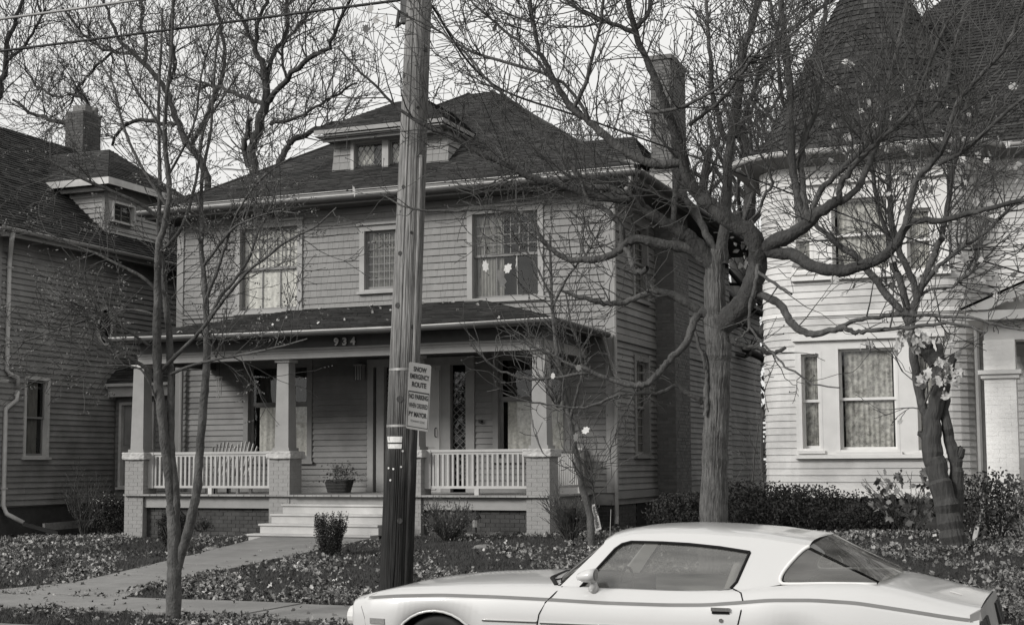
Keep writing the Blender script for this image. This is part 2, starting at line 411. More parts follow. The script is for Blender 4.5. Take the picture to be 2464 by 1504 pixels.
# ------------------------------------------------------------------ tubes for branches (numpy batch)
class TB:
    def __init__(s): s.v = []; s.f = []; s.n = 0; s.tips = []
    def tube(s, p, r, k=4, cap=False):
        p = np.asarray(p, float); r = np.asarray(r, float); m = len(p)
        d = np.empty_like(p); d[1:-1] = p[2:]-p[:-2]; d[0] = p[1]-p[0]; d[-1] = p[-1]-p[-2]
        d /= np.linalg.norm(d, axis=1)[:, None]+1e-9
        a = np.array([.31, .52, .79]) if abs(d[0] @ np.array([.31, .52, .79])) < .9 else np.array([1., 0, 0])
        x = np.cross(d, a); x /= np.linalg.norm(x, axis=1)[:, None]+1e-9; y = np.cross(d, x)
        an = np.arange(k)*2*np.pi/k
        ring = p[:, None, :]+r[:, None, None]*(np.cos(an)[None, :, None]*x[:, None, :]+np.sin(an)[None, :, None]*y[:, None, :])
        i = np.arange(m-1)[:, None]*k; j = np.arange(k)[None, :]; j2 = (j+1) % k
        f = np.stack([i+j, i+j2, i+k+j2, i+k+j], -1).reshape(-1, 4)+s.n
        s.v.append(ring.reshape(-1, 3)); s.f.append(f); s.n += m*k
    def build(s, name, mt, parent, smooth=True, kind=None, label=None):
        if not s.v: return None
        v = np.concatenate(s.v); f = np.concatenate(s.f); c = Vector(v.mean(0)); c.z = float(v[:, 2].min())
        return link(name, np_mesh(name, v-np.array(c), f, M[mt], smooth), parent, c, kind=kind, label=label)
def grow(tb, p, d, L, r, lev, rng, wig=.25, trop=.12, kids=(3, 5), ang=(.5, 1.0), kfac=.6, rfac=.55, seg=None, k=3, rmin=.003, tips=None, taper=.35):
    n = seg or max(3, min(7, int(L/.25)+2)); pts = [p]; dirs = []
    for i in range(n):
        d = d+np.array([rng.gauss(0, wig), rng.gauss(0, wig), rng.gauss(0, wig)+trop])*.5; d = d/np.linalg.norm(d)
        p = p+d*L/n; pts.append(p); dirs.append(d)
    rr = np.linspace(r, max(rmin, r*taper), n+1); tb.tube(pts, rr, k if lev > 0 else 3)
    if lev <= 0:
        if tips is not None: tips.append(pts[-1])
        return
    for q in range(rng.randint(*kids)):
        t = rng.uniform(.2, 1.0) if q else 1.0
        i = min(n-1, int(t*n)); b = pts[i]+(pts[i+1]-pts[i])*(t*n-i if t < 1 else 1.0)
        dd = dirs[i]; a = rng.uniform(*ang)*(.6 if q == 0 else 1)
        o = np.cross(dd, np.array([rng.gauss(0, 1), rng.gauss(0, 1), rng.gauss(0, 1)])); o /= np.linalg.norm(o)+1e-9
        nd = dd*math.cos(a)+o*math.sin(a)
        grow(tb, b, nd, L*kfac*rng.uniform(.7, 1.15), max(rmin, rr[i]*rfac*rng.uniform(.8, 1.2)), lev-1, rng, wig, trop, kids, ang, kfac, rfac, seg, k, rmin, tips, taper)
def smooth_path(pts, rad, per=5, jit=0, rng=None):
    pts = [np.array(p, float) for p in pts]; out = []; rr = []
    for i in range(len(pts)-1):
        p0 = pts[max(i-1, 0)]; p1 = pts[i]; p2 = pts[i+1]; p3 = pts[min(i+2, len(pts)-1)]
        for q in range(per):
            t = q/per
            out.append(.5*((2*p1)+(-p0+p2)*t+(2*p0-5*p1+4*p2-p3)*t*t+(-p0+3*p1-3*p2+p3)*t**3)); rr.append(rad[i]*(1-t)+rad[i+1]*t)
    out.append(pts[-1]); rr.append(rad[-1])
    if jit and rng:
        for i in range(1, len(out)-1): out[i] = out[i]+np.array([rng.gauss(0, jit) for _ in range(3)]); rr[i] *= rng.uniform(.95, 1.07)
    return out, rr
def traced(px, rad, Y0, Y1, rng, per=4, jit=.004, bow=0):
    """photo polyline -> 3-D path running from depth Y0 to Y1"""
    n = len(px); r = np.interp(np.linspace(0, 1, n), np.linspace(0, 1, len(rad)), rad)
    L = [0]
    for a, b in zip(px, px[1:]): L.append(L[-1]+math.dist(a, b))
    P3 = []; R3 = []
    for (x, y), l_, q in zip(px, L, r):
        t = l_/L[-1]; Yp = Y0+(Y1-Y0)*t+bow*math.sin(math.pi*t); p = P(x, y, Yp); P3.append(p); R3.append(q*pxm(p))
    return smooth_path(P3, R3, per, jit, rng)

def bark_tube(p, r, k, amp, rng, drift=.25):
    # ridged trunk: radial offsets that run along the length
    p = [Vector(q) for q in p]; off = [rng.gauss(0, amp) for _ in range(k)]; rows = []; x = None
    for i, q in enumerate(p):
        d = (p[min(i+1, len(p)-1)]-p[max(i-1, 0)]).normalized(); x = d.cross(Vector((0, 1, 0))).normalized() if x is None else (x-d*x.dot(d)).normalized(); y = d.cross(x)
        off = [o*(1-drift)+rng.gauss(0, amp)*drift*1.6 for o in off]
        rows.append([q+(x*math.cos(2*math.pi*j/k)+y*math.sin(2*math.pi*j/k))*r[i]*(1+off[j]) for j in range(k)])
    c = MB(); c.grid(rows, closed=True); return c
# scattered flat bits
MAPLE = np.array([(0, -.8), (.32, -.55), (.8, -.55), (.68, -.12), (1, .3), (.6, .42), (.42, .85), (0, .75), (-.4, .9), (-.55, .45), (-1, .35), (-.66, -.1), (-.85, -.5), (-.3, -.55)])*.5
OVAL = np.array([(0, -1), (.38, -.4), (.42, .2), (0, 1), (-.42, .2), (-.38, -.4)])*.5
def leaves_mesh(name, c, size, mt, rs, shape=OVAL, flat=1.0, curl=.3, up=None):
    """one small fan polygon per position"""
    N = len(c); k = len(shape)
    nrm = rs.normal(size=(N, 3)); nrm[:, 2] = np.abs(nrm[:, 2])*flat+.05; nrm /= np.linalg.norm(nrm, axis=1)[:, None]
    a = rs.normal(size=(N, 3)); x = np.cross(nrm, a); x /= np.linalg.norm(x, axis=1)[:, None]; y = np.cross(nrm, x)
    s = size if hasattr(size, '__len__') else rs.uniform(.6, 1.2, N)*size
    cu = rs.uniform(-1, 1, N)*curl; tw = rs.uniform(-1, 1, (N, k))*curl*.5
    sh = shape[None]; rad = (shape**2).sum(1)[None]
    h = (cu[:, None]*(rad*3.0)+tw)*.6
    v = c[:, None, :]+s[:, None, None]*(sh[:, :, 0:1]*x[:, None]+sh[:, :, 1:2]*y[:, None]*(1-np.abs(cu))[:, None, None]+h[:, :, None]*nrm[:, None])
    ctr = c[:, None, :]
    V = np.concatenate([ctr, v], 1).reshape(-1, 3)
    j = np.arange(k); f = np.stack([np.zeros(k, int), 1+j, 1+(j+1) % k], -1)[None]+(np.arange(N)*(k+1))[:, None, None]
    return np_mesh(name, V, f.reshape(-1, 3), mt)
def leaf_obj(name, c, size, m, parent, rs, kind='stuff', label=None, **kw):
    c = np.asarray(c, float); o = Vector(c.mean(0)); o.z = float(c[:, 2].min())
    return link(name, leaves_mesh(name, c-np.array(o), size, M[m], rs, **kw), parent, o, kind=kind, label=label)
rng = random.Random(7)
def SX(x, y, X):
    d = ray(x, y); t = X/d.x; return Vector((X, d.y*t, EYE+d.z*t))
def plane_hit(x, y, p, n):
    d = ray(x, y); o = Vector((0, 0, EYE)); n = Vector(n); return o+d*((Vector(p)-o).dot(n)/d.dot(n))
# ------------------------------------------------------------------ ground
def gz(X, Y):
    if Y < 12.45: return .13
    if Y < 15.3: return .15
    t = min(1, (Y-15.3)/8.7); return .15+.28*t+.018*(max(-26, min(4, X))+14)*t
g = MB()
xs = [-300, -120, -60]+[-34+i*1.0 for i in range(45)]+[20, 60, 140, 300]; ys = [12.46, 13.2, 13.75, 14.5, 15.3]+[15.8+i*.8 for i in range(30)]+[45, 60, 100, 200, 600]
rows = [[(x, y, gz(x, y)-.004+(random.Random(int(x*7+y*13)).uniform(-.012, .012) if 15.4 < y < 40 else 0)) for x in xs] for y in ys]
g.grid(rows); g.build('ground', 'soil', None, smooth=True, kind='structure')
g = MB(); g.grid([[(x, y, z) for x in (-300, -100, -30, 0, 30, 100, 300)] for y, z in ((-300, -.0), (-20, -.0), (3, .02), (7.5, .05), (12.3, 0))]); g.build('road', 'asphalt', None, kind='structure')
kb = struct('kerb', (-10, 12.37, 0))
g = MB(); g.hexa([(0, 0, -.1), (1.98, 0, -.1), (1.98, .15, -.1), (0, .15, -.1), (0, .02, .15), (1.98, .02, .15), (1.98, .15, .15), (0, .15, .15)])
km = g.mesh('kerb_stone', M['concrete'])
for i in range(16): link('kerb_stone', km, kb, (-24+2*i, 12.3, 0))
sw = struct('sidewalk', (-10, 14.5, .15))
g = MB(); g.box(0, 1.49, 0, 1.5, -.1, .02); sm = g.mesh('paving_slab', M['concrete'])
for i in range(24):
    if abs(i) >= 0: link('paving_slab', sm, sw, (-30+1.505*i, 13.77, .15+rng.uniform(-.006, .008)))
fw = struct('front_walk', (-12.8, 19, .3))
def walkx(Y):
    t = (Y-15.3)/8.2; return (-13.25-1.5*max(0, t)**1.3, -11.92-.55*t)
for i in range(7):
    a, b = 15.3+i*1.22, 15.3+(i+1)*1.22-.012; g = MB()
    if i == 6: b = 23.75
    l0, r0 = walkx(a); l1, r1 = walkx(b); h = rng.uniform(0, .01)
    if i == 0: l0 -= .7; r0 += .35
    z0, z1 = gz(-12.8, a)+.022+h, gz(-12.8, b)+.022+h
    g.hexa([(l0, a, 0), (r0, a, 0), (r1, b, 0), (l1, b, 0), (l0, a, z0), (r0, a, z0), (r1, b, z1), (l1, b, z1)]); g.build('paving_slab', 'concrete', fw)

# ------------------------------------------------------------------ the house with the porch
HX0, HX1, HY = -19.5, -8.95, 27.6
H = thing('porch_house', 'grey two storey shingled house with front porch, hipped roof and small dormer', 'house', (-14.2, 32, .45))
fS = Fr(0, HY); fE = Fr(HX1, 0, 'E')
W1 = (-17.95, -16.20, 5.30, 7.33); W2 = (-14.75, -13.35, 5.62, 7.08); W3 = (-12.16, -10.42, 5.30, 7.27)
G1 = (-17.69, -15.92, 1.92, 4.2); DR = (-14.56, -12.0, 1.25, 4.1); G2 = (-11.58, -9.86, 1.92, 4.2)
s1 = (29.0, 30.15, 2.0, 4.15); s2 = (29.0, 30.15, 5.35, 7.1); s3 = (36.0, 37.2, 2.0, 4.15)
c = MB(); c.box(HX0+.3, HX1-.35, HY+.35, 37.7, .3, 7.4); c.build('room_dark', 'interior', H)  # near-black core standing in for unlit rooms behind the windows
c = MB()
for r in rects(HX0, HX1, 1.0, 7.4, [W1, W2, W3, G1, DR, G2]): c.fbox(fS, *r, -.12, 0)
for r in rects(HY, 38, 1.0, 7.4, [s1, s2, s3]): c.fbox(fE, r[0]+(.121 if r[0] == HY else 0), *r[1:], -.12, 0)
c.build('sheathing', 'siding_grey', H)
sh_ = lambda h, e=.0: (h[0]-HX0+e, h[1]-HX0-e, h[2]+e, h[3]-e)
clapboards(H, 'S', HX0, HY, .12, HX1-HX0-.12, 1.25, 4.42, .125, [(h[0]-HX0, h[1]-HX0, h[2], h[3]) for h in (G1, DR, G2)], 'siding_grey', rng)
clapboards(H, 'E', HX1, HY, .12, 3.1, 1.3, 4.36, .125, [(s1[0]-HY, s1[1]-HY, s1[2], s1[3])], 'siding_grey', rng)
clapboards(H, 'E', HX1, HY, 4.4, 10.3, 1.3, 4.36, .125, [(s3[0]-HY, s3[1]-HY, s3[2], s3[3])], 'siding_grey', rng)
clapboards(H, 'E', HX1, HY, .12, 10.3, 4.52, 7.4, .15, [(s2[0]-HY, s2[1]-HY, s2[2], s2[3]), (3.1, 4.4, 0, 9)], 'siding_grey', rng)
# front shingles, nearest ones single
cand = []; co = .152; z = 4.5; i = 0
while z < 7.36:
    u = HX0+.1-rng.random()*.1
    while u < HX1-.1:
        w = rng.choice((.11, .14, .16, .19, .22)); a, b = max(u, HX0+.1), min(u+w, HX1-.1); u += w
        for h in (W1, W2, W3):
            if h[2] < z+co*.75 and h[3] > z+co*.25:
                if a < h[0] < b: b = h[0]
                if a < h[1] < b: a = h[1]
                if a >= h[0]-1e-6 and b <= h[1]+1e-6: b = a
        if b-a < .03: continue
        if z < 5.2 and a < -11.9 and b > -16.4: continue
        cand.append((a, b-.0035, z+rng.uniform(-.001, .001), rng.uniform(0, .003)))
    z += co
cand.sort(key=lambda q: -q[1] if not (q[0] > -10.3) else -q[1])
bm = _b.mesh('wall_shingle', M['shingle_grey'])
for a, b, z, o in cand[:300]: link('wall_shingle', bm, H, (a, HY-o*.5, z), 0, (b-a, 1, co*1.02))
c = MB()
for a, b, z, o in cand[300:]:
    c.add([(a, HY, z), (b, HY, z), (b, HY-.004, z+co), (a, HY-.004, z+co), (a, HY-.026-o, z), (b, HY-.026-o, z)], [(4, 5, 2, 3), (0, 1, 5, 4), (0, 4, 3), (1, 2, 5)])
c.build('shingle_courses', 'shingle_grey', H, kind='stuff')
c = MB(); c.box(HX1-.13, HX1+.045, HY-.045, HY+.13, 1.25, 7.4); c.build('corner_board', 'trim_grey', H)
c = MB(); c.box(-13, HX1-.03, 37.9, 41.9, .3, 6.2); c.build('rear_wing', 'siding_grey', H)
c = MB(); c.hexa([(-13, 38, 6.2), (HX1+.3, 38, 6.2), (HX1+.3, 42.2, 6.2), (-13, 42.2, 6.2), (-13, 38.2, 7.3), (HX1-1.2, 38.2, 7.3), (HX1-1.2, 41, 7.3), (-13, 41, 7.3)]); c.build('wing_roof', 'roof_dark', H)
clapboards(H, 'E', HX1-.03, 38, 0, 3.9, 1.0, 6.2, .16, [], 'siding_grey', rng)
c = MB(); c.box(HX0-.045, HX0+.13, HY-.045, HY+.13, 1.25, 7.4); c.build('corner_board', 'trim_grey', H)
c = MB(); c.fbox(fS, HX0+.13, HX1-.13, 5.22, 5.30, 0, .06); c.fbox(fS, HX0+.13, HX1-.13, 5.3, 5.325, 0, .085); c.build('belt_board', 'trim_grey', H)
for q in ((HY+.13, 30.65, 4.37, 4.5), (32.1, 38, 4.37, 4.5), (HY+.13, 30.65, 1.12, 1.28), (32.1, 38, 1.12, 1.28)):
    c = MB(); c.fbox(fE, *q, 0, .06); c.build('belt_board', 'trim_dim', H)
c = MB(); c.fbox(fS, HX0+.13, HX1-.13, 7.36, 7.5, 0, .05); c.fbox(fE, HY+.13, 38, 7.36, 7.5, 0, .05); c.build('frieze_board', 'siding_grey', H)
# foundation
fb = MB(); brick_wall(fb, Fr(0, HY+.05), HX0, HX1, .2, 1.1, rng); brick_wall(fb, Fr(HX1-.05, 0, 'E'), HY, 38, .2, 1.1, rng, holes=[(29.3, 30.0, .5, 1.0)])
c = MB(); c.box(HX0+.1, HX1-.06, HY+.06, 37.9, 0, 1.15); fo = c.build('foundation', 'mortar', H)
fb.build('brickwork', 'brick_dark', fo, kind='stuff')
c = MB(); c.fbox(Fr(HX1-.05, 0, 'E'), 29.3, 30.0, .5, 1.0, 0, .012); c.build('basement_window', 'black_gap', fo)
# windows
window(H, fS, *W1, up=(7, 4), lo=(3, 1), curt='lace_white', glass='pane', head=True, sash='trim_dim')
window(H, fS, *W2, up=(8, 7), double=False, curt='curtain_dim', glass='pane', head=True, sw=.06)
window(H, fS, *W3, up=(7, 4), lo=(3, 1), curt='curtain_dim', glass='pane', head=True, cur_cover=(0, .45))
window(H, fS, *G1, cur_cover=(.13, 1), curt=('lace_white', 'curtain_dark'), head=True, casing='trim_dim', sash='siding_grey', sw=.07, split=.58)
window(H, fS, *G2, cur_cover=(.1, 1), curt=('lace_white', 'curtain_dark'), head=True, casing='trim_dim', sash='siding_grey', sw=.07, split=.58)
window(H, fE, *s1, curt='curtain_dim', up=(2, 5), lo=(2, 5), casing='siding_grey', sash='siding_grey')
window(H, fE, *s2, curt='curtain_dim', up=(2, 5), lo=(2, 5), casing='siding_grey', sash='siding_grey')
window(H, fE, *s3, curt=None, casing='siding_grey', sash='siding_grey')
# entrance: casings, sidelights with diamond leading, door
c = MB(); X = lambda x: PX(x, HY)
for a, b in ((886, 900), (908, 926), (1068, 1086), (1123, 1144)): c.fbox(fS, X(a), X(b), 1.25, 3.95, -.1, .06)
c.fbox(fS, X(886), X(1144), 3.95, 4.12, -.1, .08); c.fbox(fS, X(1060), X(1068), 1.25, 3.95, -.1, .0); c.fbox(fS, X(952), X(960), 1.25, 3.95, -.1, .0)
en = c.build('door_frame', 'trim_grey', H)
c = MB(); c.fbox(fS, X(960), X(1060), 1.25, 3.95, -.1, -.05)
do = c.build('door', 'door_paint', H)
c = MB()
for a, b in ((964, 974), (1046, 1056)): c.fbox(fS, X(a), X(b), 1.35, 3.85, -.05, -.03)
for v in (1.3, 2.2, 3.75): c.fbox(fS, X(974), X(1046), v, v+.16, -.05, -.031)
c.build('door_rail', 'door_paint', do)
c = MB(); c.tube([fS(X(1048), 2.62, -.03), fS(X(1048), 2.60, .03), fS(X(1048), 2.44, .03), fS(X(1048), 2.42, -.03)], .012, 6); c.build('door_handle', 'dark_iron', do)
for a, b in ((1086, 1123), (926, 952)):
    x0, x1 = X(a)+.02, X(b)-.02; c = MB(); c.add([fS(x0, 1.5, -.06), fS(x1, 1.5, -.06), fS(x1, 3.9, -.06), fS(x0, 3.9, -.06)], [(0, 1, 2, 3)]); sl = c.build('sidelight', 'pane', H)
    c = MB(); st = (x1-x0)/2; hh = st*1.9
    k = 0; y = 1.5
    while y < 3.9-hh/2:
        for q in range(2):
            xa = x0+q*st
            c.bar(fS(xa, y, -.05), fS(xa+st, y+hh/2, -.05), .012, .01, up=(0, -1, 0)); c.bar(fS(xa, y+hh/2, -.052), fS(xa+st, y, -.052), .012, .01, up=(0, -1, 0))
        y += hh/2
    c.build('leading', 'trim_dim', sl)
c = MB(); c.fbox(fS, X(1157)-.0, X(1163), 2.7, 2.76, 0, .12); c.build('mailbox', 'dark_iron', H)
c = MB(); lx = X(872); c.fbox(fS, lx-.09, lx+.09, 3.68, 3.98, .06, .22); c.fbox(fS, lx-.11, lx+.11, 3.98, 4.02, .03, .25); pl = c.build('porch_lamp', 'lamp_lens', H)
c = MB()
for u in (-.09, -.03, .03, .09):
    c.fbox(fS, lx+u-.006, lx+u+.006, 3.67, 3.98, .22, .23)
c.build('lamp_cage', 'dark_iron', pl)
# ---- porch
PY0 = 25.0
PT = [(-18.97, -18.5), (-15.43, -14.95), (-12.5, -12.02), (-9.83, -9.36)]
pier_bricks = []
for k, (a, b) in enumerate(PT):
    g0 = gz(a, 25)-.12; c = MB(); c.box(a+.008, b-.008, PY0+.008, PY0+.472, g0, 1.97)
    pr = c.build('pier', 'mortar_paint', H)
    nb = int((1.97-g0)/.078); hh = (1.97-g0)/nb; st = MB()
    for i in range(nb):
        for face in (0, 1):
            base, L = ((Fr(a, PY0+.008), b-a) if face == 0 else (Fr(b-.008, PY0, 'E'), .48))
            off = (i+face) % 2*.11; u = -off
            while u < L:
                p, q = max(u, 0), min(u+.215, L)
                if q-p > .03:
                    if k in (1, 3): 
                        pier_bricks.append((pr, base, p, q, g0+i*hh, hh, rng.uniform(.004, .006)))
                    else: st.fbox(base, p+.001, q-.004, g0+i*hh+.0025, g0+(i+1)*hh-.0025, 0, rng.uniform(.004, .006))
                u += .22
    st.build('brickwork', 'brick_paint', pr, kind='stuff')
    cp = MB(); cp.box(a-.055, b+.055, PY0-.055, PY0+.53, 1.971, 2.12)
    o = cp.build('stone_cap', 'stone_cap', H, bevel=.02)
    dm = o.modifiers.new('sub', 'SUBSURF'); dm.subdivision_type = 'SIMPLE'; dm.levels = 3; dm.render_levels = 3
    tx = bpy.data.textures.new('rough_stone', 'CLOUDS'); tx.noise_scale = .08
    d2 = o.modifiers.new('disp', 'DISPLACE'); d2.texture = tx; d2.strength = .035; d2.mid_level = .5
    cl = MB(); m = (a+b)/2; my = PY0+.235; wb, wt = .16, .132
    cl.hexa([(m-wb, my-wb, 2.19), (m+wb, my-wb, 2.19), (m+wb, my+wb, 2.19), (m-wb, my+wb, 2.19), (m-wt, my-wt, 3.93), (m+wt, my-wt, 3.93), (m+wt, my+wt, 3.93), (m-wt, my+wt, 3.93)])
    col = cl.build('column', 'trim_grey', H)
    c = MB(); c.box(m-wb-.035, m+wb+.035, my-wb-.035, my+wb+.035, 2.118, 2.19); c.build('column_base', 'trim_grey', col)
    c = MB(); c.box(m-wt-.04, m+wt+.04, my-wt-.04, my+wt+.04, 3.93, 3.985); c.build('capital', 'gutter_light', col)
pb = {}
ub = MB(); ub.box(0, 1, -1, 0, 0, 1); ubm = ub.mesh('brick', M['brick_paint'])
_pn = pier_bricks[-1][0].name
pier_bricks.sort(key=lambda q: (0 if q[0].name == _pn else 1, -q[4]))
for (pr, base, p, q, z0, hh, th) in pier_bricks[:300]:
    o = base(p+.003, z0+.005, 0); rot = 0 if abs((base(1, 0, 0)-base(0, 0, 0)).x) > .5 else math.pi/2
    link('brick', ubm, pr, o-Vector((0, 0, .003)), rot, (q-p-.004, th, hh-.005))
left = {}
for (pr, base, p, q, z0, hh, th) in pier_bricks[300:]: left.setdefault(pr.name, (pr, MB()))[1].fbox(base, p+.001, q-.004, z0+.0025, z0+hh-.0025, 0, th)
for pr, mb_ in left.values(): mb_.build('brickwork', 'brick_paint', pr, kind='stuff')
# floor, skirt, foundation infill
c = MB(); x = -18.95
while x < -9.4:
    w = .085; dy = rng.uniform(-.012, .006)
    x1 = min(x+w, -9.38); c.box(x, x1-.003, (24.9 if -14.95 < x < -12.5 else 24.93)+dy, HY-.03, 1.215, 1.25); x += w
c.build('porch_floor', 'porch_floor', H)
c = MB()
for a, b in ((-18.5, -15.43), (-12.02, -9.83)): c.box(a, b, 25.06, 25.1, .97, 1.214)
c.box(-14.95, -12.5, 25.02, 25.06, 1.06, 1.214); c.box(-9.5, -9.46, 25.48, 27.5, .97, 1.214)
c.build('skirt_board', 'trim_grey', H)
for q in ((-12.02, -9.83, 25.16, 25.25), (-9.6, -9.53, 25.48, 26.4), (-18.5, -15.43, 25.16, 25.25)):
    c = MB(); c.box(*q, .2, .97); pf = c.build('porch_foundation', 'brick_dark', H)
fb = MB()
for a, b in ((-18.5, -15.43), (-12.02, -9.83)): brick_wall(fb, Fr(0, 25.16), a, b, .25, .965, rng)
fb.build('brickwork', 'brick_dark', pf, kind='stuff')
# railings
def railing(a, b, name='porch_railing'):
    c = MB(); c.box(a, b, 25.17, 25.25, 2.075, 2.125); c.box(a, b, 25.19, 25.23, 2.03, 2.074); c.box(a, b, 25.18, 25.24, 1.375, 1.425)
    r = c.build(name, 'rail_paint', H)
    c = MB(); c.box(a, a+.13, 25.16, 25.26, 1.37, 2.12); c.build('rail_post', 'rail_paint', r)
    c = MB(); m = (a+b)/2; c.box(m-.045, m+.045, 25.18, 25.24, 1.25, 1.375); c.build('rail_block', 'gutter_light', r)
    u = MB(); u.box(-.021, .021, -.02, .02, 0, .606); um = u.mesh('baluster', M['rail_paint']); n = int((b-a-.18)/.104)
    for i in range(n+1): link('baluster', um, r, (a+.17+i*(b-a-.2)/n, 25.21+rng.uniform(-.003, .003), 1.424))
railing(-18.5, -15.43); railing(-12.02, -9.83)
c = MB(); c.box(-9.62, -9.56, 25.48, 27.4, 2.07, 2.12); c.box(-9.61, -9.57, 25.48, 27.4, 1.37, 1.42); r = c.build('porch_railing', 'rail_paint', H)
u = MB(); u.box(-.02, .02, -.021, .021, 0, .65); um = u.mesh('baluster', M['rail_paint'])
for i in range(17): link('baluster', um, r, (-9.59, 25.56+i*.11, 1.42))
c = MB(); c.box(-9.64, -9.54, 27.38, 27.5, 1.25, 2.16); c.build('rail_post', 'rail_paint', r)
# steps
for i in range(5):
    y0 = 25.02-.3*(i+1); zt = 1.25-.182*(i+1)+.0; e = .1+.05*i if i > 0 else 0
    if i == 4: pass
    xa, xb = -14.95-(.0 if i == 0 else .14*i*.0), -12.5
    ext = 0 if y0 > 24.6 else .22*(i-0)*.6
    c = MB(); c.box(xa-ext*.55 if i else xa, xb, y0+.03, 25.0 if i < 2 else y0+.36, zt-.2, zt-.04); st = c.build('step', 'step_paint', H)
    c = MB(); c.box((xa-ext*.55 if i else xa)-.03, xb, y0, y0+.335, zt-.04, zt); o = c.build('tread', 'step_paint', st, bevel=.008)
# beam and ceiling
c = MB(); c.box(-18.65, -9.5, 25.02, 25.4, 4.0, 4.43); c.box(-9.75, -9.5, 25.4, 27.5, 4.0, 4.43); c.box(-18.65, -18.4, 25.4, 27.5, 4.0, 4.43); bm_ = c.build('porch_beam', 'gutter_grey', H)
c = MB(); c.box(-18.67, -9.48, 24.97, 25.018, 3.985, 4.10); c.box(-18.67, -9.48, 24.955, 25.018, 4.101, 4.14); c.box(-18.67, -9.48, 24.94, 25.018, 4.146, 4.19); c.box(-9.5, -9.45, 25.02, 27.5, 3.985, 4.18)
c.build('beam_moulding', 'trim_grey', bm_)
c = MB(); c.box(-18.9, -9.2, 24.6, HY-.05, 4.435, 4.465); c.build('porch_ceiling', 'soffit_shade', H)
# porch roof
ex0, ex1, ey, ez = -19.0, -9.08, 24.45, 4.53
A, B, T0, T1 = (ex0, ey, ez), (ex1, ey, ez), (-16.35, HY, 5.3), (-11.85, HY, 5.3)
c = MB(); c.add([A, B, T1, T0, (ex1, HY, ez), (ex0, HY, ez)], [(0, 1, 2, 3), (1, 4, 2), (5, 0, 3), (0, 5, 4, 1)]); prf = c.build('porch_roof', 'roof_dark', H)
c = MB(); shingle_field(c, A, B, T1, T0, .125, .3, rng); shingle_field(c, B, (ex1, HY, ez), T1, T1, .125, .3, rng); c.build('roof_shingles', 'roof_dark', prf, kind='stuff')
def half_gutter(pts, r, name, m, parent, drop=0):
    """open half-round gutter along a line"""
    c = MB(); rows = []
    for i, p in enumerate(pts):
        p = Vector(p); d = (Vector(pts[min(i+1, len(pts)-1)])-Vector(pts[max(0, i-1)])).normalized(); o = d.cross(Vector((0, 0, 1))).normalized()
        rows.append([p+o*math.cos(a)*r+Vector((0, 0, -math.sin(a)*r)) for a in [math.pi*k/10 for k in range(11)]]+[p+o*math.cos(a)*(r-.012)+Vector((0, 0, -math.sin(a)*(r-.012)+.001)) for a in [math.pi*(10-k)/10 for k in range(11)]])
    c.grid(rows, closed=True); gt = c.build(name, m, parent, smooth=True)
    c = MB(); c.tube([Vector(p)+((Vector(pts[min(i+1, len(pts)-1)])-Vector(pts[max(0, i-1)])).normalized().cross(Vector((0, 0, 1))))*r+Vector((0, 0, .008)) for i, p in enumerate(pts)], .012, 6)
    c.build('gutter_bead', 'gutter_light', gt); return gt
half_gutter([(-19.05, 24.42, 4.50), (-16, 24.41, 4.47), (-12.5, 24.41, 4.455), (-9.05, 24.42, 4.50)], .085, 'gutter', 'gutter_grey', H)
half_gutter([(-9.02, 24.38, 4.50), (-9.02, 27.5, 4.47)], .085, 'gutter', 'gutter_grey', H)
c = MB(); c.box(-19.0, -9.1, 24.5, 24.53, 4.4, 4.53); c.box(-9.13, -9.1, 24.53, HY, 4.4, 4.53); c.build('fascia', 'gutter_light', H)
# house number
for ch, px_ in zip('934', (812, 832, 852)):
    cu = bpy.data.curves.new('n', 'FONT'); cu.body = ch; cu.size = .205; cu.extrude = .012; cu.offset = .008
    t = bpy.data.objects.new('n', cu); COL.objects.link(t); bpy.context.view_layer.update()
    me = bpy.data.meshes.new_from_object(t.evaluated_get(bpy.context.evaluated_depsgraph_get())); COL.objects.unlink(t); bpy.data.objects.remove(t)
    me.transform(Matrix.Rotation(math.pi/2, 4, 'X')); me.materials.clear(); me.materials.append(M['white_paint'])
    link('house_number', me, H, (PX(px_, 25, 825)-.07, 24.985, 4.225))
# ---- main roof
RX0, RX1, RY0, RY1, RZ = -20.05, -8.25, 27.0, 38.6, 7.78
ins, rz1 = .95, .46
A, B, C_, D_ = (RX0, RY0), (RX1, RY0), (RX1, RY1), (RX0, RY1)
a1, b1, c1, d1 = (RX0+ins, RY0+ins), (RX1-ins, RY0+ins), (RX1-ins, RY1-ins), (RX0+ins, RY1-ins)
ap0, ap1 = (-14.25, 32.5, 11.2), (-13.65, 33.0, 11.2)
v3 = lambda p, z: (p[0], p[1], z)
c = MB(); vs8 = [v3(A, RZ), v3(B, RZ), v3(C_, RZ), v3(D_, RZ), v3(a1, RZ+rz1), v3(b1, RZ+rz1), v3(c1, RZ+rz1), v3(d1, RZ+rz1), ap0, (ap1[0], ap0[1], 11.2), ap1, (ap0[0], ap1[1], 11.2)]
c.add(vs8, [(0, 1, 5, 4), (1, 2, 6, 5), (2, 3, 7, 6), (3, 0, 4, 7), (4, 5, 9, 8), (5, 6, 10, 9), (6, 7, 11, 10), (7, 4, 8, 11), (8, 9, 10, 11)])
rf = c.build('roof', 'roof_dark', H)
c = MB(); shingle_field(c, vs8[0], vs8[1], vs8[5], vs8[4], .13, .3, rng); shingle_field(c, vs8[4], vs8[5], vs8[9], vs8[8], .13, .3, rng)
shingle_field(c, vs8[1], vs8[2], vs8[6], vs8[5], .14, .35, rng); shingle_field(c, vs8[5], vs8[6], vs8[10], vs8[9], .14, .35, rng)
c.build('roof_shingles', 'roof_dark', rf, kind='stuff')
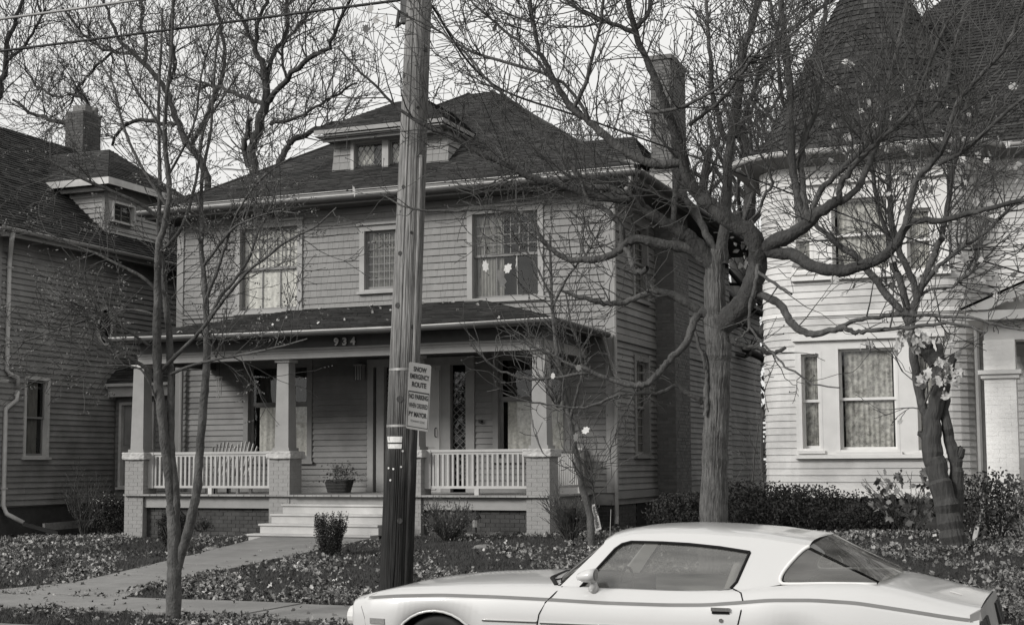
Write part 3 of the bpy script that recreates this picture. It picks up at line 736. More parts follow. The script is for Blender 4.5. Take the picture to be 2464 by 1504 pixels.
for q in ((vs8[0], vs8[4], vs8[8]), (vs8[1], vs8[5], vs8[9])):
    c = MB(); c.tube([Vector(p)+Vector((0, 0, .015)) for p in q], .035, 5); c.build('hip_cap', 'roof_dark', rf)
c = MB(); c.box(RX0+.02, RX1-.02, RY0+.02, RY1-.02, 7.5, 7.53); c.build('soffit', 'soffit_shade', H)
c = MB(); c.box(RX0, RX1, RY0, RY0+.03, 7.5, 7.765); c.box(RX1-.03, RX1, RY0+.031, RY1, 7.5, 7.765); c.build('fascia', 'trim_dim', H)
half_gutter([(RX0-.1, RY0-.1, 7.66), (-14, RY0-.1, 7.64), (RX1+.1, RY0-.1, 7.66)], .1, 'gutter', 'gutter_grey', H)
half_gutter([(RX1+.1, RY0-.12, 7.66), (RX1+.1, RY1, 7.6)], .1, 'gutter', 'gutter_grey', H)
c = MB(); c.bar((RX0, RY0-.01, 7.785), (RX1, RY0-.01, 7.785), .03, .012); c.build('drip_edge', 'gutter_light', H)
# rainwater pipes
def pipe(parent, pts, r, m='gutter_light', name='downspout', n=10):
    p, rr = smooth_path(pts, [r]*len(pts), 3); c = MB(); c.tube([Vector(q) for q in p], r, n); return c.build(name, m, parent, smooth=True)
c = MB(); c.tube([(-9.02, 27.2, 4.42), (-9.0, 27.35, 4.2), (-8.88, 27.53, 3.6)], .04, 8); c.build('downspout', 'trim_dim', H)
c = MB(); c.tube([(-8.86, 27.53, 7.25), (-8.86, 27.53, 4.6), (-8.86, 27.52, .78), (-8.84, 27.42, .62)], .042, 8); c.build('downspout', 'trim_grey', H)
c = MB(); c.tube([(-8.3, 26.92, 7.56), (-8.3, 26.95, 7.4), (-8.55, 27.2, 7.3), (-8.84, 27.5, 7.2)], .05, 8); c.build('downspout', 'trim_grey', H, smooth=True)
c = MB(); c.tube([(-19.3, 27.45, 4.3), (-19.3, 27.45, .6)], .045, 8); c.build('downspout', 'trim_grey', H)
# front dormer
DYf = 28.5; dx0, dx1 = PX(806, DYf, 415)+.0, PX(1077, DYf, 395); dz0, dz1 = 8.45, 9.28
dm = MB(); dm.box(dx0+.1, dx1-.1, DYf+.3, 31, 8.2, 9.35); dmo = dm.build('dormer', 'siding_grey', H)
fD = Fr(0, DYf); wx = [PX(848, DYf, 380), PX(965, DYf, 370), PX(1040, DYf, 370)]
DW = (PX(846, DYf, 380), PX(1008, DYf, 365), 8.52, 9.27)
mid = (DW[0]+DW[1])/2
c = MB()
for r in rects(dx0, dx1, 8.3, 9.3, [DW]): c.fbox(fD, *r, -.04, 0)
c.build('sheathing', 'siding_grey', dmo)
c = MB()
z = 8.42
while z < 9.28:
    for (p, q) in ((dx0-.06*(9.3-z), DW[0]), (DW[1], dx1+.06*(9.3-z))):
        u = p
        while u < q:
            w = rng.uniform(.14, .22); e = min(u+w, q); nb = .04+.12*max(0, 8.75-z); c.hexa([fD(u, z, nb), fD(e-.006, z, nb), fD(e-.006, z, 0), fD(u, z, 0), fD(u, z+.18, nb-.032), fD(e-.006, z+.18, nb-.032), fD(e-.006, z+.18, 0), fD(u, z+.18, 0)]); u += w
    z += .172
    # east cheek
    yb = RY0+.95+max(0, (z-8.24))/.69+.1
fDE = Fr(dx1-.02, 0, 'E'); z = 8.45
while z < 9.28:
    y1 = RY0+ins+(z-(RZ+rz1))/.69+.35
    nb = .04+.12*max(0, 8.75-z); c.hexa([fDE(DYf-.02, z, nb), fDE(y1, z, nb), fDE(y1, z, 0), fDE(DYf-.02, z, 0), fDE(DYf-.02, z+.18, nb-.032), fDE(y1, z+.18, nb-.032), fDE(y1, z+.18, 0), fDE(DYf-.02, z+.18, 0)]); z += .172
c.build('shingle_courses', 'shingle_grey', dmo, kind='stuff')
for a, b in ((DW[0], mid+.03), (mid-.03+.06, DW[1])):
    window(dmo if False else H, fD, a, b, DW[2], DW[3], cw=.08, casing='light_board', sash='trim_dim', curt='lace_white', cur_cover=(0, .6), glass='pane', double=False, diamond=.16, sill=False, sw=.05)
ex0_, ex1_, ey_, ez_ = PX(755, 28.0, 321), PX(1066, 28.0, 292), 28.0, 9.46
rdg = [((ex0_+ex1_)/2-.35, 29.75, 10.42), ((ex0_+ex1_)/2+.35, 29.75, 10.42)]
E0, E1, E2, E3 = (ex0_, ey_, ez_), (ex1_, ey_, ez_), (ex1_, 30.2, ez_), (ex0_, 30.2, ez_)
K0, K1 = rdg; L0, L1 = (K0[0], 31.4, 10.42), (K1[0], 31.4, 10.42)
c = MB(); c.add([E0, E1, E2, E3, K0, K1, L1, L0], [(0, 1, 5, 4), (1, 2, 6, 5), (3, 0, 4, 7), (4, 5, 6, 7)]); dr = c.build('dormer_roof', 'roof_dark', dmo)
c = MB(); shingle_field(c, E0, E1, K1, K0, .13, .3, rng); shingle_field(c, E1, E2, L1, K1, .13, .3, rng); shingle_field(c, E3, E0, K0, L0, .13, .3, rng)
c.build('roof_shingles', 'roof_dark', dr, kind='stuff') if False else c.build('roof_shingles', 'roof_dark', dmo, kind='stuff')
c = MB(); c.box(ex0_+.02, ex1_-.02, ey_+.02, 30.3, 9.30, 9.33); c.box(ex0_+.15, ex1_-.15, 28.15, 28.2, 9.2, 9.33); c.build('dormer_soffit', 'siding_grey', dmo)
c = MB(); c.box(ex0_, ex1_, ey_, ey_+.03, 9.36, 9.455); c.box(ex1_-.03, ex1_, ey_+.031, 30.2, 9.36, 9.455); c.box(ex0_+.08, ex1_-.08, ey_+.08, ey_+.11, 9.27, 9.35); c.build('dormer_fascia', 'trim_grey', dmo)
# side dormer on the east slope
c = MB(); c.box(-12, -9.55, 31.2, 33.7, 8.0, 8.85); c.build('dormer', 'siding_grey', H)
e = [(-9.2, 30.9, 8.8), (-9.2, 33.95, 8.8), (-12.4, 33.95, 8.8), (-12.4, 30.9, 8.8), (-9.9, 32.4, 9.68), (-12.6, 32.4, 9.68)]
c = MB(); c.add(e, [(3, 0, 4, 5), (0, 1, 4), (1, 2, 5, 4)]); c.build('dormer_roof', 'roof_dark', H)
c = MB(); shingle_field(c, e[3], e[0], e[4], e[5], .14, .35, rng); shingle_field(c, e[0], e[1], e[4], e[4], .14, .35, rng); c.build('roof_shingles', 'roof_dark', rf, kind='stuff')
c = MB(); c.box(-12.3, -9.2, 30.87, 30.9, 8.66, 8.79); c.box(-9.2, -9.17, 30.87, 33.95, 8.66, 8.79); c.build('fascia', 'trim_dim', H)
# chimney up the east wall
c = MB(); c.box(-8.97, -8.5, 30.72, 32.0, .3, 11.0); ch = c.build('chimney', 'mortar', H)
c = MB(); brick_wall(c, Fr(0, 30.72), -8.97, -8.49, .3, 10.98, rng); brick_wall(c, Fr(-8.5, 0, 'E'), 30.72, 32, .3, 10.98, rng); c.build('brickwork', 'brick_mid', ch, kind='stuff', label=None)
c = MB(); c.box(-9.0, -8.46, 30.68, 32.04, 11.0, 11.1); c.build('chimney_cap', 'brick_mid', ch)
c = MB(); c.add([(-9.0, 30.5, 8.2), (-8.5, 30.5, 7.9), (-8.5, 30.7, 7.9), (-9.0, 30.7, 8.5)], [(0, 1, 2, 3)]); c.box(-9.0, -8.48, 30.66, 30.7, 7.8, 8.35); c.build('flashing', 'metal_band', ch)

# ------------------------------------------------------------------ house on the left
LX = -22.0
LH = thing('clapboard_house', 'dark clapboard house on the left with white downspout, seen side on', 'house', (-24, 29, .4))
fL = Fr(LX, 0, 'E')
pw = SX(57, 905, LX), SX(113, 1100, LX); LWn = (pw[0].y, pw[1].y, pw[1].z, pw[0].z)
c = MB(); c.box(-27, LX-.3, 24.7, 36, .3, 6.9); c.build('room_dark', 'interior', LH)  # black core, the dark of the rooms put into its colour
c = MB()
for r in rects(24.4, 36, .95, 6.95, [LWn]): c.fbox(fL, *r, -.1, 0)
c.box(-27, LX, 24.3, 24.4, .95, 6.95); c.build('sheathing', 'left_siding', LH)
BYF = 28.55; bx1 = -20.45
ovc = SX(249, 786, LX)
clapboards(LH, 'E', LX, 0, 24.5, 36, .98, 6.8, .128, [LWn, (28.5, 30.3, .5, 3.75), (ovc.y-.3, ovc.y+.3, ovc.z-.52, ovc.z+.5)], 'left_siding', rng, split=True)
c = MB(); c.fbox(fL, ovc.y-.3, ovc.y+.3, ovc.z-.55, ovc.z+.52, 0, .012); c.build('oval_surround', 'left_siding', LH)
c = MB(); rows = []
for k in range(33):
    a = 2*math.pi*k/32; rows.append([fL(ovc.y+math.cos(a)*r*.27, ovc.z+math.sin(a)*r*.47, n) for r, n in ((.88, .012), (.88, .07), (1, .07), (1.03, .012))])
c.grid(rows); ov = c.build('oval_window', 'gutter_light', LH, smooth=False)
c = MB(); ring = [fL(ovc.y+math.cos(2*math.pi*k/32)*.24, ovc.z+math.sin(2*math.pi*k/32)*.42, .02) for k in range(32)]; c.add(ring, [tuple(range(32))]); c.build('pane', 'black_gap', ov)
window(LH, fL, *LWn, casing='gutter_light', cw=.07, sash='trim_dim', curt='curtain_dim', cur_cover=(.3, .8), split=.5, sw=.04)
c = MB(); c.box(-27, LX-.02, 24.42, 36, .1, .95); c.build('foundation', 'brick_dark', LH)
c = MB(); c.fbox(fL, 24.35, 24.5, .98, 6.9, 0, .04); c.build('corner_board', 'left_siding', LH)
# bay
c = MB(); c.box(LX, bx1, BYF+.05, 30.3, .9, 3.75); by = c.build('bay', 'left_siding', LH)
bw_ = (PX(288, BYF, 1070), PX(372, BYF, 1070), PZ(330, 1172, BYF), PZ(330, 967, BYF)); fB = Fr(0, BYF+.05)
clapboards(LH, 'S', 0, BYF+.05, LX+.03, bx1, .98, 3.72, .128, [bw_], 'left_siding', rng)
window(LH, Fr(0, BYF), *bw_, casing='gutter_light', cw=.07, sash='trim_dim', curt='curtain_dim', cur_cover=(0, .7), sw=.04)
c = MB(); z0 = PZ(260, 925, 28.2); c.add([(LX, 28.15, z0), (bx1+.35, 28.15, z0), (bx1+.35, 30.6, z0), (LX, 30.6, z0), (LX, 29.0, z0+.75), (-21.2, 29.2, z0+.75), (-21.2, 30.4, z0+.75)], [(0, 1, 5, 4), (1, 2, 6, 5), (4, 5, 6), (0, 3, 2, 1)]); c.build('bay_roof', 'roof_dark', LH)
c = MB(); shingle_field(c, (LX, 28.13, z0), (bx1+.37, 28.13, z0), (-21.2, 29.2, z0+.77), (LX, 29.0, z0+.77), .13, .3, rng); c.build('roof_shingles', 'roof_dark', by, kind='stuff')
c = MB(); c.box(LX, bx1+.35, 28.1, 28.15, z0-.06, z0+.01); c.box(LX, bx1+.2, 28.25, 28.3, z0-.3, z0-.061); c.build('bay_fascia', 'gutter_light', LH)
# eave, gutter, roof
c = MB(); c.box(LX-.05, -21.6, 23.95, 36.5, 6.86, 6.9); c.build('soffit', 'left_siding', LH)
c = MB(); c.box(-21.6, -21.56, 23.95, 36.5, 6.82, 7.0); c.box(-27, -21.6, 23.9, 23.95, 6.82, 7.0); c.build('fascia', 'trim_dim', LH)
half_gutter([(-21.5, 23.9, 6.98), (-21.5, 36.5, 6.96)], .07, 'gutter', 'trim_grey', LH)
half_gutter([(-25, 23.88, 6.98), (-21.5, 23.88, 6.98)], .07, 'gutter', 'trim_grey', LH)
pl_ = (.873, 0, 1); rz = lambda X: 7.02+(-21.55-X)*.873
c = MB(); c.add([(-21.55, 23.9, 7.02), (-21.55, 36.5, 7.02), (-25.5, 34.0, rz(-25.5)), (-25.5, 23.9, rz(-25.5)), (-29.5, 23.9, 7.02), (-29.5, 36.5, 7.02)], [(0, 1, 2, 3), (3, 2, 5, 4), (1, 5, 2), (0, 3, 4)])
lr = c.build('roof', 'roof_dark', LH)
c = MB(); shingle_field(c, (-21.5, 23.85, 7.02), (-21.5, 36.5, 7.02), (-25.5, 34.0, rz(-25.5)+.03), (-25.5, 23.85, rz(-25.5)+.03), .125, .3, rng, th=.024)
c.build('roof_shingles', 'roof_dark', lr, kind='stuff')
cp = plane_hit(250, 562, (-21.55, 0, 7.02), pl_); XD, YD = cp.x, cp.y; ztop = P(252, 440, YD).z
bl = plane_hit(150, 475, (0, YD, 0), (0, 1, 0))
c = MB(); dz = ztop; xb = -21.55-(dz-7.02)/.873
c.box(xb, XD, YD, YD+2.6, 7.0, dz) if False else c.add([(XD, YD, rz(XD)-.1), (XD, YD, dz), (xb, YD, dz), (XD, YD+2.6, rz(XD)-.1), (XD, YD+2.6, dz), (xb, YD+2.6, dz)], [(0, 1, 2), (3, 5, 4), (0, 3, 4, 1), (1, 4, 5, 2), (0, 2, 5, 3)])
ld = c.build('dormer', 'light_board', LH)
def clipd(a, b): return [(max(xb, -21.55-(b-7.02)/.873)-0, XD)]
me = board_mesh('light_board'); z = rz(XD); 
while z < dz-.05:
    x0 = -21.55-(z-7.02)/.873
    if XD-x0 > .05: link('clapboard', me, ld, (x0, YD, z), 0, (XD-x0, 1, .13))
    link('clapboard', me, ld, (XD, YD, z), math.pi/2, (2.6, 1, .13)); z += .13
c = MB(); c.box(XD-.05, XD+.035, YD-.035, YD+.08, rz(XD), dz); c.build('corner_board', 'trim_grey', ld)
q0, q1 = SX(263, 485, XD), SX(303, 545, XD)
c = MB(); c.box(XD+.0305, XD+.034, q0.y, q1.y+.1, q1.z, q0.z); c.build('room_dark', 'interior', ld)  # black sheet behind the pane in place of a dark room
window(LH, Fr(XD+.12, 0, 'E'), q0.y-.06, q1.y+.15, q1.z, q0.z, casing='gutter_light', cw=.05, sash='trim_dim', curt=None, sw=.03, sill=False, double=False, up=(2, 1))
ov_ = .45; ez2 = dz+.02; xo, yo, yo1 = XD+ov_, YD-ov_, YD+3.05; xi = -21.55-(ez2-7.02)/.873-.1; pk = ez2+1.15; xk = -21.55-(pk-7.02)/.873
c = MB(); ym = (yo+yo1)/2
V = [(xo, yo, ez2), (xo, yo1, ez2), (xi, yo1, ez2), (xi, yo, ez2), (XD-.9, ym, pk), (xk, ym, pk)]
c.add(V, [(3, 0, 4, 5), (0, 1, 4), (1, 2, 5, 4), (0, 3, 2, 1)]); c.build('dormer_roof', 'roof_dark', ld)
c = MB(); shingle_field(c, V[3], V[0], V[4], V[5], .13, .3, rng); shingle_field(c, V[0], V[1], V[4], V[4], .13, .3, rng); c.build('roof_shingles', 'roof_dark', ld, kind='stuff')
c = MB(); c.box(xi, xo, yo-.03, yo, ez2-.16, ez2+.005); c.box(xi, xo-.2, yo+.2, yo+.23, ez2-.26, ez2-.16); c.box(xo, xo+.03, yo-.03, yo1, ez2-.16, ez2+.005); c.build('dormer_fascia', 'gutter_light', ld)
# brick chimney
cb = plane_hit(163, 350, (-21.55, 0, 7.02), pl_); cy = cb.y+.0; cxa = PX(158, cy, 300); cxb = PX(200, cy, 300); zt = P(180, 268, cy).z
cyb = SX(243, 300, cxb).y
c = MB(); c.box(cxa, cxb, cy, cyb, 9, zt); lc = c.build('chimney', 'mortar', LH)
c = MB(); brick_wall(c, Fr(0, cy), cxa, cxb+.012, 9, zt, rng); brick_wall(c, Fr(cxb, 0, 'E'), cy, cyb, 9, zt, rng); c.build('brickwork', 'brick_dark', lc, kind='stuff')
c = MB(); c.box(cxa+.15, cxb-.02, cy+.1, cy+.4, zt, zt+.18); c.box(cxa+.25, cxb-.02, cy+.5, cyb-.1, zt, zt+.2); c.build('chimney_pot', 'stone', lc)
# white downspout
dsx = -21.93
yd = SX(16, 900, dsx).y
c = MB(); c.tube([(-21.5, 24.3, 6.9), (-21.55, 24.32, 6.75), (dsx+.02, yd, 6.5), (dsx, yd, 6.3), (dsx, yd, 3.95), (dsx+.02, yd+.08, 3.86), (dsx+.04, yd+.3, 3.8), (dsx+.04, yd+.32, 3.62)], .05, 8); c.build('downspout', 'gutter_light', LH, smooth=True)
c = MB(); c.tube([(dsx+.05, yd+.3, 3.5), (dsx+.05, yd+.28, 3.3), (dsx, yd, 3.1), (dsx, yd, 2.9), (dsx, yd, 1.0), (dsx+.05, yd+.05, .82), (dsx+.35, yd+.25, .62)], .05, 8); c.build('downspout', 'gutter_light', LH, smooth=True)
c = MB(); c.bar((dsx+.35, yd+.25, .6), (dsx+1.0, yd+.6, .38), .13, .08); c.build('pipe_extension', 'dark_iron', LH)
for z in (6.2, 4.6, 1.35): c = MB(); c.box(dsx-.06, dsx+.06, yd-.06, yd+.06, z, z+.03); c.build('pipe_bracket', 'gutter_light', LH)
# its porch roof corner
zc = SX(30, 915, dsx).z
c = MB(); c.box(-27, -21.85, 22.2, 24.3, zc-.03, zc+.0); c.box(-27, -21.8, 22.2, 24.33, zc+.2, zc+.24); c.build('porch_roof', 'roof_dark', LH)
c = MB(); c.box(-21.85, -21.8, 22.2, 24.33, zc-.02, zc+.19); c.build('fascia', 'trim_grey', LH)
half_gutter([(-21.72, 22.2, zc-.02), (-21.72, 24.45, zc-.04)], .07, 'gutter', 'gutter_light', LH)
# ------------------------------------------------------------------ white house on the right
RH = thing('bay_house', 'white clapboard house with rounded bay, lace curtains and steep dark turret roof', 'house', (-2, 30, .6))
BF = 26.3
xa, xb = PX(1922, BF), PX(2275, BF)
path = []
for k in range(9): a = math.pi-(math.pi/2)*k/8; path.append((xa+.0+.72*math.cos(a), 27.02-.72*math.sin(a)))
path.append((xb, BF))
for k in range(1, 6): a = math.pi/2-(math.pi/2.6)*k/5; path.append((xb+.6*math.cos(a), BF+.6-.6*math.sin(a)))
lx_, ly_ = path[-1]; path += [(lx_+.1, ly_+.17), (lx_+.22, ly_+.3), (lx_+.42, ly_+.38), (8.5, ly_+.38)]
path = [(path[0][0], 29.5)]+path
def ribbon(parent, name, m, pts, z0, z1, t0, t1, mb=None, end=True):
    P2 = [Vector((x, y, 0)) for x, y in pts]; N = []
    for i in range(len(P2)):
        d = (P2[min(i+1, len(P2)-1)]-P2[max(0, i-1)]).normalized(); N.append(d.cross(Vector((0, 0, 1))))
    c = mb or MB(); Z0, Z1 = Vector((0, 0, z0)), Vector((0, 0, z1))
    c.grid([[p+Z0 for p in P2], [p+n*t0+Z0 for p, n in zip(P2, N)], [p+n*t1+Z1 for p, n in zip(P2, N)], [p+Z1 for p in P2]][::-1])
    return c if mb else c.build(name, m, parent)
def sub(pts, x0, x1):
    out = []
    for (a, b) in zip(pts, pts[1:]):
        if a[0] >= b[0]-1e-6:
            if a[0] >= x0 and a[0] <= x1 and (not out or out[-1] != a): out += [a, b]
            continue
        lo_, hi_ = max(a[0], x0), min(b[0], x1)
        if hi_ > lo_+1e-5:
            f = lambda x: (x, a[1]+(b[1]-a[1])*(x-a[0])/(b[0]-a[0]))
            if not out or math.dist(out[-1], f(lo_)) > 1e-4: out.append(f(lo_))
            out.append(f(hi_))
    return out
T1 = (xa-.02, PX(2278, BF), 1.98, 4.06); T2 = (PX(1918, BF), PX(2300, BF), 5.25, 6.95)
for (z0_, z1_, T_q) in ((1.2, T1[2], None), (T1[2], T1[3], T1), (T1[3], T2[2], None), (T2[2], T2[3], T2), (T2[3], 7.5, None)):
    for qq in ([path] if T_q is None else [sub(path, -9, T_q[0]), sub(path, T_q[1], 9)]):
        ribbon(RH, 'sheathing', 'white_board', qq, z0_, z1_, -.01, -.012)
cz = .125; z = 1.36
while z < 7.3:
    hs = [h for h in (T1, T2) if h[2]-.02 < z+cz/2 < h[3]+.02]
    segs = [(-9, 9)] if not hs else [(-9, hs[0][0]), (hs[0][1], 9)]
    for s0, s1_ in segs:
        q = sub(path, s0, min(s1_, 4.5))
        if s0 < -8: q = [p for p in q]
        if len(q) > 1: ribbon(RH, 'clapboard', 'white_board', q, z, z+cz, .026, .006)
    z += cz
ribbon(RH, 'water_table', 'white_paint', path[:-1]+[(4.5, path[-1][1])], 1.2, 1.36, .045, .045)
ribbon(RH, 'belt_board', 'white_paint', sub(path, -9, 4.5), 4.52, 4.6, .05, .045)
ribbon(RH, 'frieze_board', 'white_paint', sub(path, -9, 4.5), 7.1, 7.45, .04, .04)
inn = [(x+.05 if x < -5 else x, y+.12) for x, y in path]
ribbon(RH, 'foundation', 'brick_dark', inn, .3, 1.21, .0, .0)
fb = MB()
for a, b in zip(inn, inn[1:]):
    if b[0] > 4: b = (4, b[1])
    d = Vector((b[0]-a[0], b[1]-a[1], 0)); L = d.length
    if L < .05: continue
    d.normalize(); n = d.cross(Vector((0, 0, 1)))
    brick_wall(fb, (lambda a, d, n: lambda u, v, k: Vector((a[0], a[1], v))+d*u+n*k)(a, d, n), 0, L, .4, 1.19, rng)
fb.build('brickwork', 'brick_dark', RH, kind='stuff')
c = MB(); c.box(xa-.3, xb+.3, 26.95, 30, 1, 7.3); c.box(xb, 8, 27.6, 34, 1, 7.3); c.build('room_dark', 'interior', RH)  # black cores in place of the dark rooms behind the bay
def bay_windows(T, wins, head):
    fr = Fr(0, BF); c = MB()
    for r in rects(T[0], T[1], T[2], T[3], wins): c.fbox(fr, *r, -.05, .05)
    tr = c.build('bay_trim', 'white_paint', RH)
    c = MB(); c.fbox(fr, T[0]-.04, T[1]+.04, T[3]+.002, T[3]+.09, 0, .13); c.build('bay_cornice', 'white_paint', RH); c = MB(); c.fbox(fr, T[0]-.03, T[1]+.03, T[2]-.07, T[2]-.002, 0, .11); c.build('bay_sill', 'white_paint', RH)
    for w in wins: window(RH, fr, *w, casing='white_paint', cw=.045, sash='white_paint', curt='lace', sw=.045, sill=True, cur_cover=(.07, .93))
Z = lambda x, y: PZ(x, y, BF)
bay_windows(T1, [(PX(1928, BF), PX(1983, BF), Z(1955, 1084), Z(1955, 846)), (PX(2018, BF), PX(2168, BF), Z(2090, 1087), Z(2090, 832)), (PX(2206, BF), PX(2262, BF), Z(2230, 1088), Z(2230, 846))], True)
bay_windows(T2, [(PX(1922, BF), PX(1970, BF), Z(1945, 655), Z(1945, 495)), (PX(2010, BF), PX(2162, BF), Z(2085, 656), Z(2085, 470)), (PX(2192, BF), PX(2264, BF), Z(2230, 655), Z(2230, 495))], True)
# eaves and turret
def offs(d):
    P2 = [Vector((x, y, 0)) for x, y in path]; o = []
    for i in range(len(P2)):
        t = (P2[min(i+1, len(P2)-1)]-P2[max(0, i-1)]).normalized(); o.append(P2[i]+t.cross(Vector((0, 0, 1)))*d)
    return o
eo = offs(.55)[:-1]+[Vector((8.5, path[-1][1]-.55, 0))]; ei = offs(0)
c = MB(); c.grid([[p+Vector((0, 0, 7.42)) for p in eo], [p+Vector((0, 0, 7.3)) for p in ei]]); c.build('soffit', 'siding_grey', RH)
eo2 = [p+Vector((0, 0, 7.5)) for p in eo]
half_gutter([tuple(p) for p in eo2[1:]], .075, 'gutter', 'gutter_light', RH)
ax, ay, az = PX(2100, 28, 0), 28.0, 12.1
ring = [Vector((ax+2.42*math.cos(a), ay+2.42*math.sin(a), 7.55)) for a in [math.pi+.35-(-1)*0+math.pi*1.0*k/24-.35 for k in range(25)]]
ring = [Vector((ax+2.45*math.cos(math.pi*2*k/40), ay+2.3*math.sin(math.pi*2*k/40), 7.55)) for k in range(41)]
c = MB(); c.add(ring[:-1]+[(ax, ay, az)], [(k, (k+1) % 40, 40) for k in range(40)]); tr_ = c.build('turret_roof', 'roof_dark', RH)
c = MB()
for k in range(18, 41): shingle_field(c, ring[k % 40], ring[(k+1) % 40], (ax, ay, az), (ax, ay, az), .13, .2, rng, th=.022)
c.build('roof_shingles', 'roof_dark', tr_, kind='stuff')
s_ = 1.08; hx, hy, hz = -6.1, 26.55, 7.5
c = MB(); T_ = 5.6; V = [(hx, hy, hz), (9.5, hy, hz), (9.5-T_, hy+T_, hz+s_*T_), (hx+T_, hy+T_, hz+s_*T_), (hx, 40, hz), (hx+T_, 36, hz+s_*T_)]
c.add(V, [(0, 1, 2, 3), (4, 0, 3, 5)]); mr_ = c.build('roof', 'roof_dark', RH)
c = MB(); shingle_field(c, V[0], V[1], V[2], V[3], .13, .3, rng, th=.024); c.build('roof_shingles', 'roof_dark', mr_, kind='stuff')
# porch at the right edge: white brick pier, beam and pediment
PYr = 24.3
cx0, cx1 = PX(2375, PYr), PX(2452, PYr)
po = thing('porch', 'white painted brick porch pier with moulded cap under a pediment, at the right edge', 'porch', (cx0+1, PYr+.5, .6))
c = MB(); zc0, zc1, zt_ = PZ(2410, 910, PYr), PZ(2410, 890, PYr), PZ(2410, 818, PYr)
c.box(cx0, cx1, PYr, PYr+.5, .3, zc0); c.box(cx0-.0, cx1+.0, PYr, PYr+.5, zc1, zt_); c.box(cx1+.9, cx1+1.4, PYr, PYr+.5, .3, zt_); pi_ = c.build('pier', 'white_brick', po)
c = MB()
for f_, L in ((Fr(0, PYr), 0),):
    brick_wall(c, f_, cx0, cx1+.006, .4, zc0-.005, rng, th=.005, j=.006); brick_wall(c, f_, cx0, cx1+.006, zc1+.005, zt_-.005, rng, th=.005, j=.006)
c.build('brickwork', 'white_brick', pi_, kind='stuff')
c = MB(); c.box(cx0-.05, cx1+.05, PYr-.05, PYr+.55, zc0, (zc0+zc1)/2-.002); c.box(cx0-.09, cx1+.09, PYr-.09, PYr+.59, (zc0+zc1)/2, zc1); c.build('cap_moulding', 'white_paint', po)
c = MB(); c.box(cx1+.0, cx1+.9, PYr+.1, PYr+.4, .3, 1.9); c.build('parapet', 'white_paint', po)
bxl = PX(2335, PYr, 780); zb0, zb1 = zt_, PZ(2400, 772, PYr)
c = MB(); c.box(bxl+.2, 4, PYr+.02, PYr+.5, zb0+.002, zb1); c.box(bxl+.2, bxl+.5, PYr+.5, 26.6, zb0, zb1); c.build('beam', 'white_paint', po)
c = MB(); c.box(bxl-.05, 4.2, PYr-.25, 26.6, zb1+.002, zb1+.15); co_ = c.build('cornice', 'white_paint', po)
apx = bxl+3.0; zr = zb1+.16; rise = 1.15
c = MB(); c.hexa([(bxl-.12, PYr-.3, zr), (bxl+.3, PYr-.3, zr), (bxl+.3, 27, zr), (bxl-.12, 27, zr), (apx, PYr-.3, zr+rise+.14), (apx+.01, PYr-.3, zr+rise), (apx+.01, 27, zr+rise), (apx, 27, zr+rise+.14)])
c.build('raking_cornice', 'white_paint', po)
c = MB(); c.add([(bxl+.3, PYr, zr), (apx+3, PYr, zr), (apx, PYr, zr+rise)], [(0, 1, 2)]); c.build('pediment', 'white_board', po)
c = MB(); c.add([(bxl-.14, PYr-.34, zr+.03), (bxl-.14, 27, zr+.03), (apx, 27, zr+rise+.17), (apx, PYr-.34, zr+rise+.17)], [(0, 3, 2, 1)]); c.build('porch_roof', 'roof_dark', po)
c = MB(); pxx = PX(2357, 25.6, 1000); c.tube([(pxx, 25.6, 4.35), (pxx, 25.6, .6)], .05, 8); c.build('downspout', 'trim_grey', po)
c = MB(); c.box(bxl+.25, 4, PYr+.5, 26.6, zb0+.1, zb0+.13); c.build('porch_ceiling', 'siding_grey', po)

# lattice gate between the two houses
lg = thing('lattice_gate', 'dark narrow lattice gate in the gap beside the white house', 'gate', (-6.1, 28.2, .5))
lx0, lx1 = PX(1834, 28.2), PX(1856, 28.2); fr = Fr(0, 28.2)
c = MB(); c.fbox(fr, lx0, lx0+.03, .4, PZ(1840, 985, 28.2), 0, .03); c.fbox(fr, lx1-.03, lx1, .4, PZ(1840, 985, 28.2), 0, .03); c.build('gate_frame', 'lattice_dark', lg)
c = MB(); z = .4; zz = PZ(1840, 985, 28.2)
while z < zz-.1: c.fbox(fr, lx0+.03, lx1-.03, z, z+.05, .005, .02); z += .09
c.build('slats', 'lattice_dark', lg, kind='stuff')

# ------------------------------------------------------------------ things on the porch and in the yard
pb_ = thing('planter_basket', 'woven wicker basket with leafy geraniums on the porch left of the door', 'basket', (PX(820, 26.9, 1160), 26.9, 1.25))
bx_ = PX(816, 26.9, 1160); c = MB(); rows = []
for i in range(9):
    t = i/8; rows.append([Vector((bx_+math.copysign(abs(math.cos(a))**.5, math.cos(a))*(.24+.07*t), 26.9+math.copysign(abs(math.sin(a))**.5, math.sin(a))*(.15+.05*t)+.004*(-1)**i, 1.255+.26*t)) for a in [2*math.pi*k/24+.05*(i % 2) for k in range(24)]])
c.grid(rows, closed=True); c.add(rows[0], [tuple(range(24))]); c.add([(p.x, p.y, 1.47) for p in rows[-1]], [tuple(range(24))]); ba = c.build('basket', 'wicker', pb_)
c = MB(); c.tube([rows[-1][k % 24] for k in range(25)], .018, 6, cap=False); c.build('rim', 'wicker', ba)
rs = np.random.RandomState(3)
pp = np.array([bx_+.05, 26.9, 1.62])+rs.normal(size=(420, 3))*np.array([.2, .13, .12]); pp[:, 2] = np.maximum(pp[:, 2], 1.48); leaf_obj('foliage', pp, .07, 'leaf_mid', pb_, rs, shape=OVAL)
tb = TB()
for q in range(14): grow(tb, np.array([bx_+rs.uniform(-.2, .2), 26.9, 1.45]), np.array([rs.uniform(-.4, .4), 0, 1.]), .3, .006, 1, rng, k=3, rmin=.003)
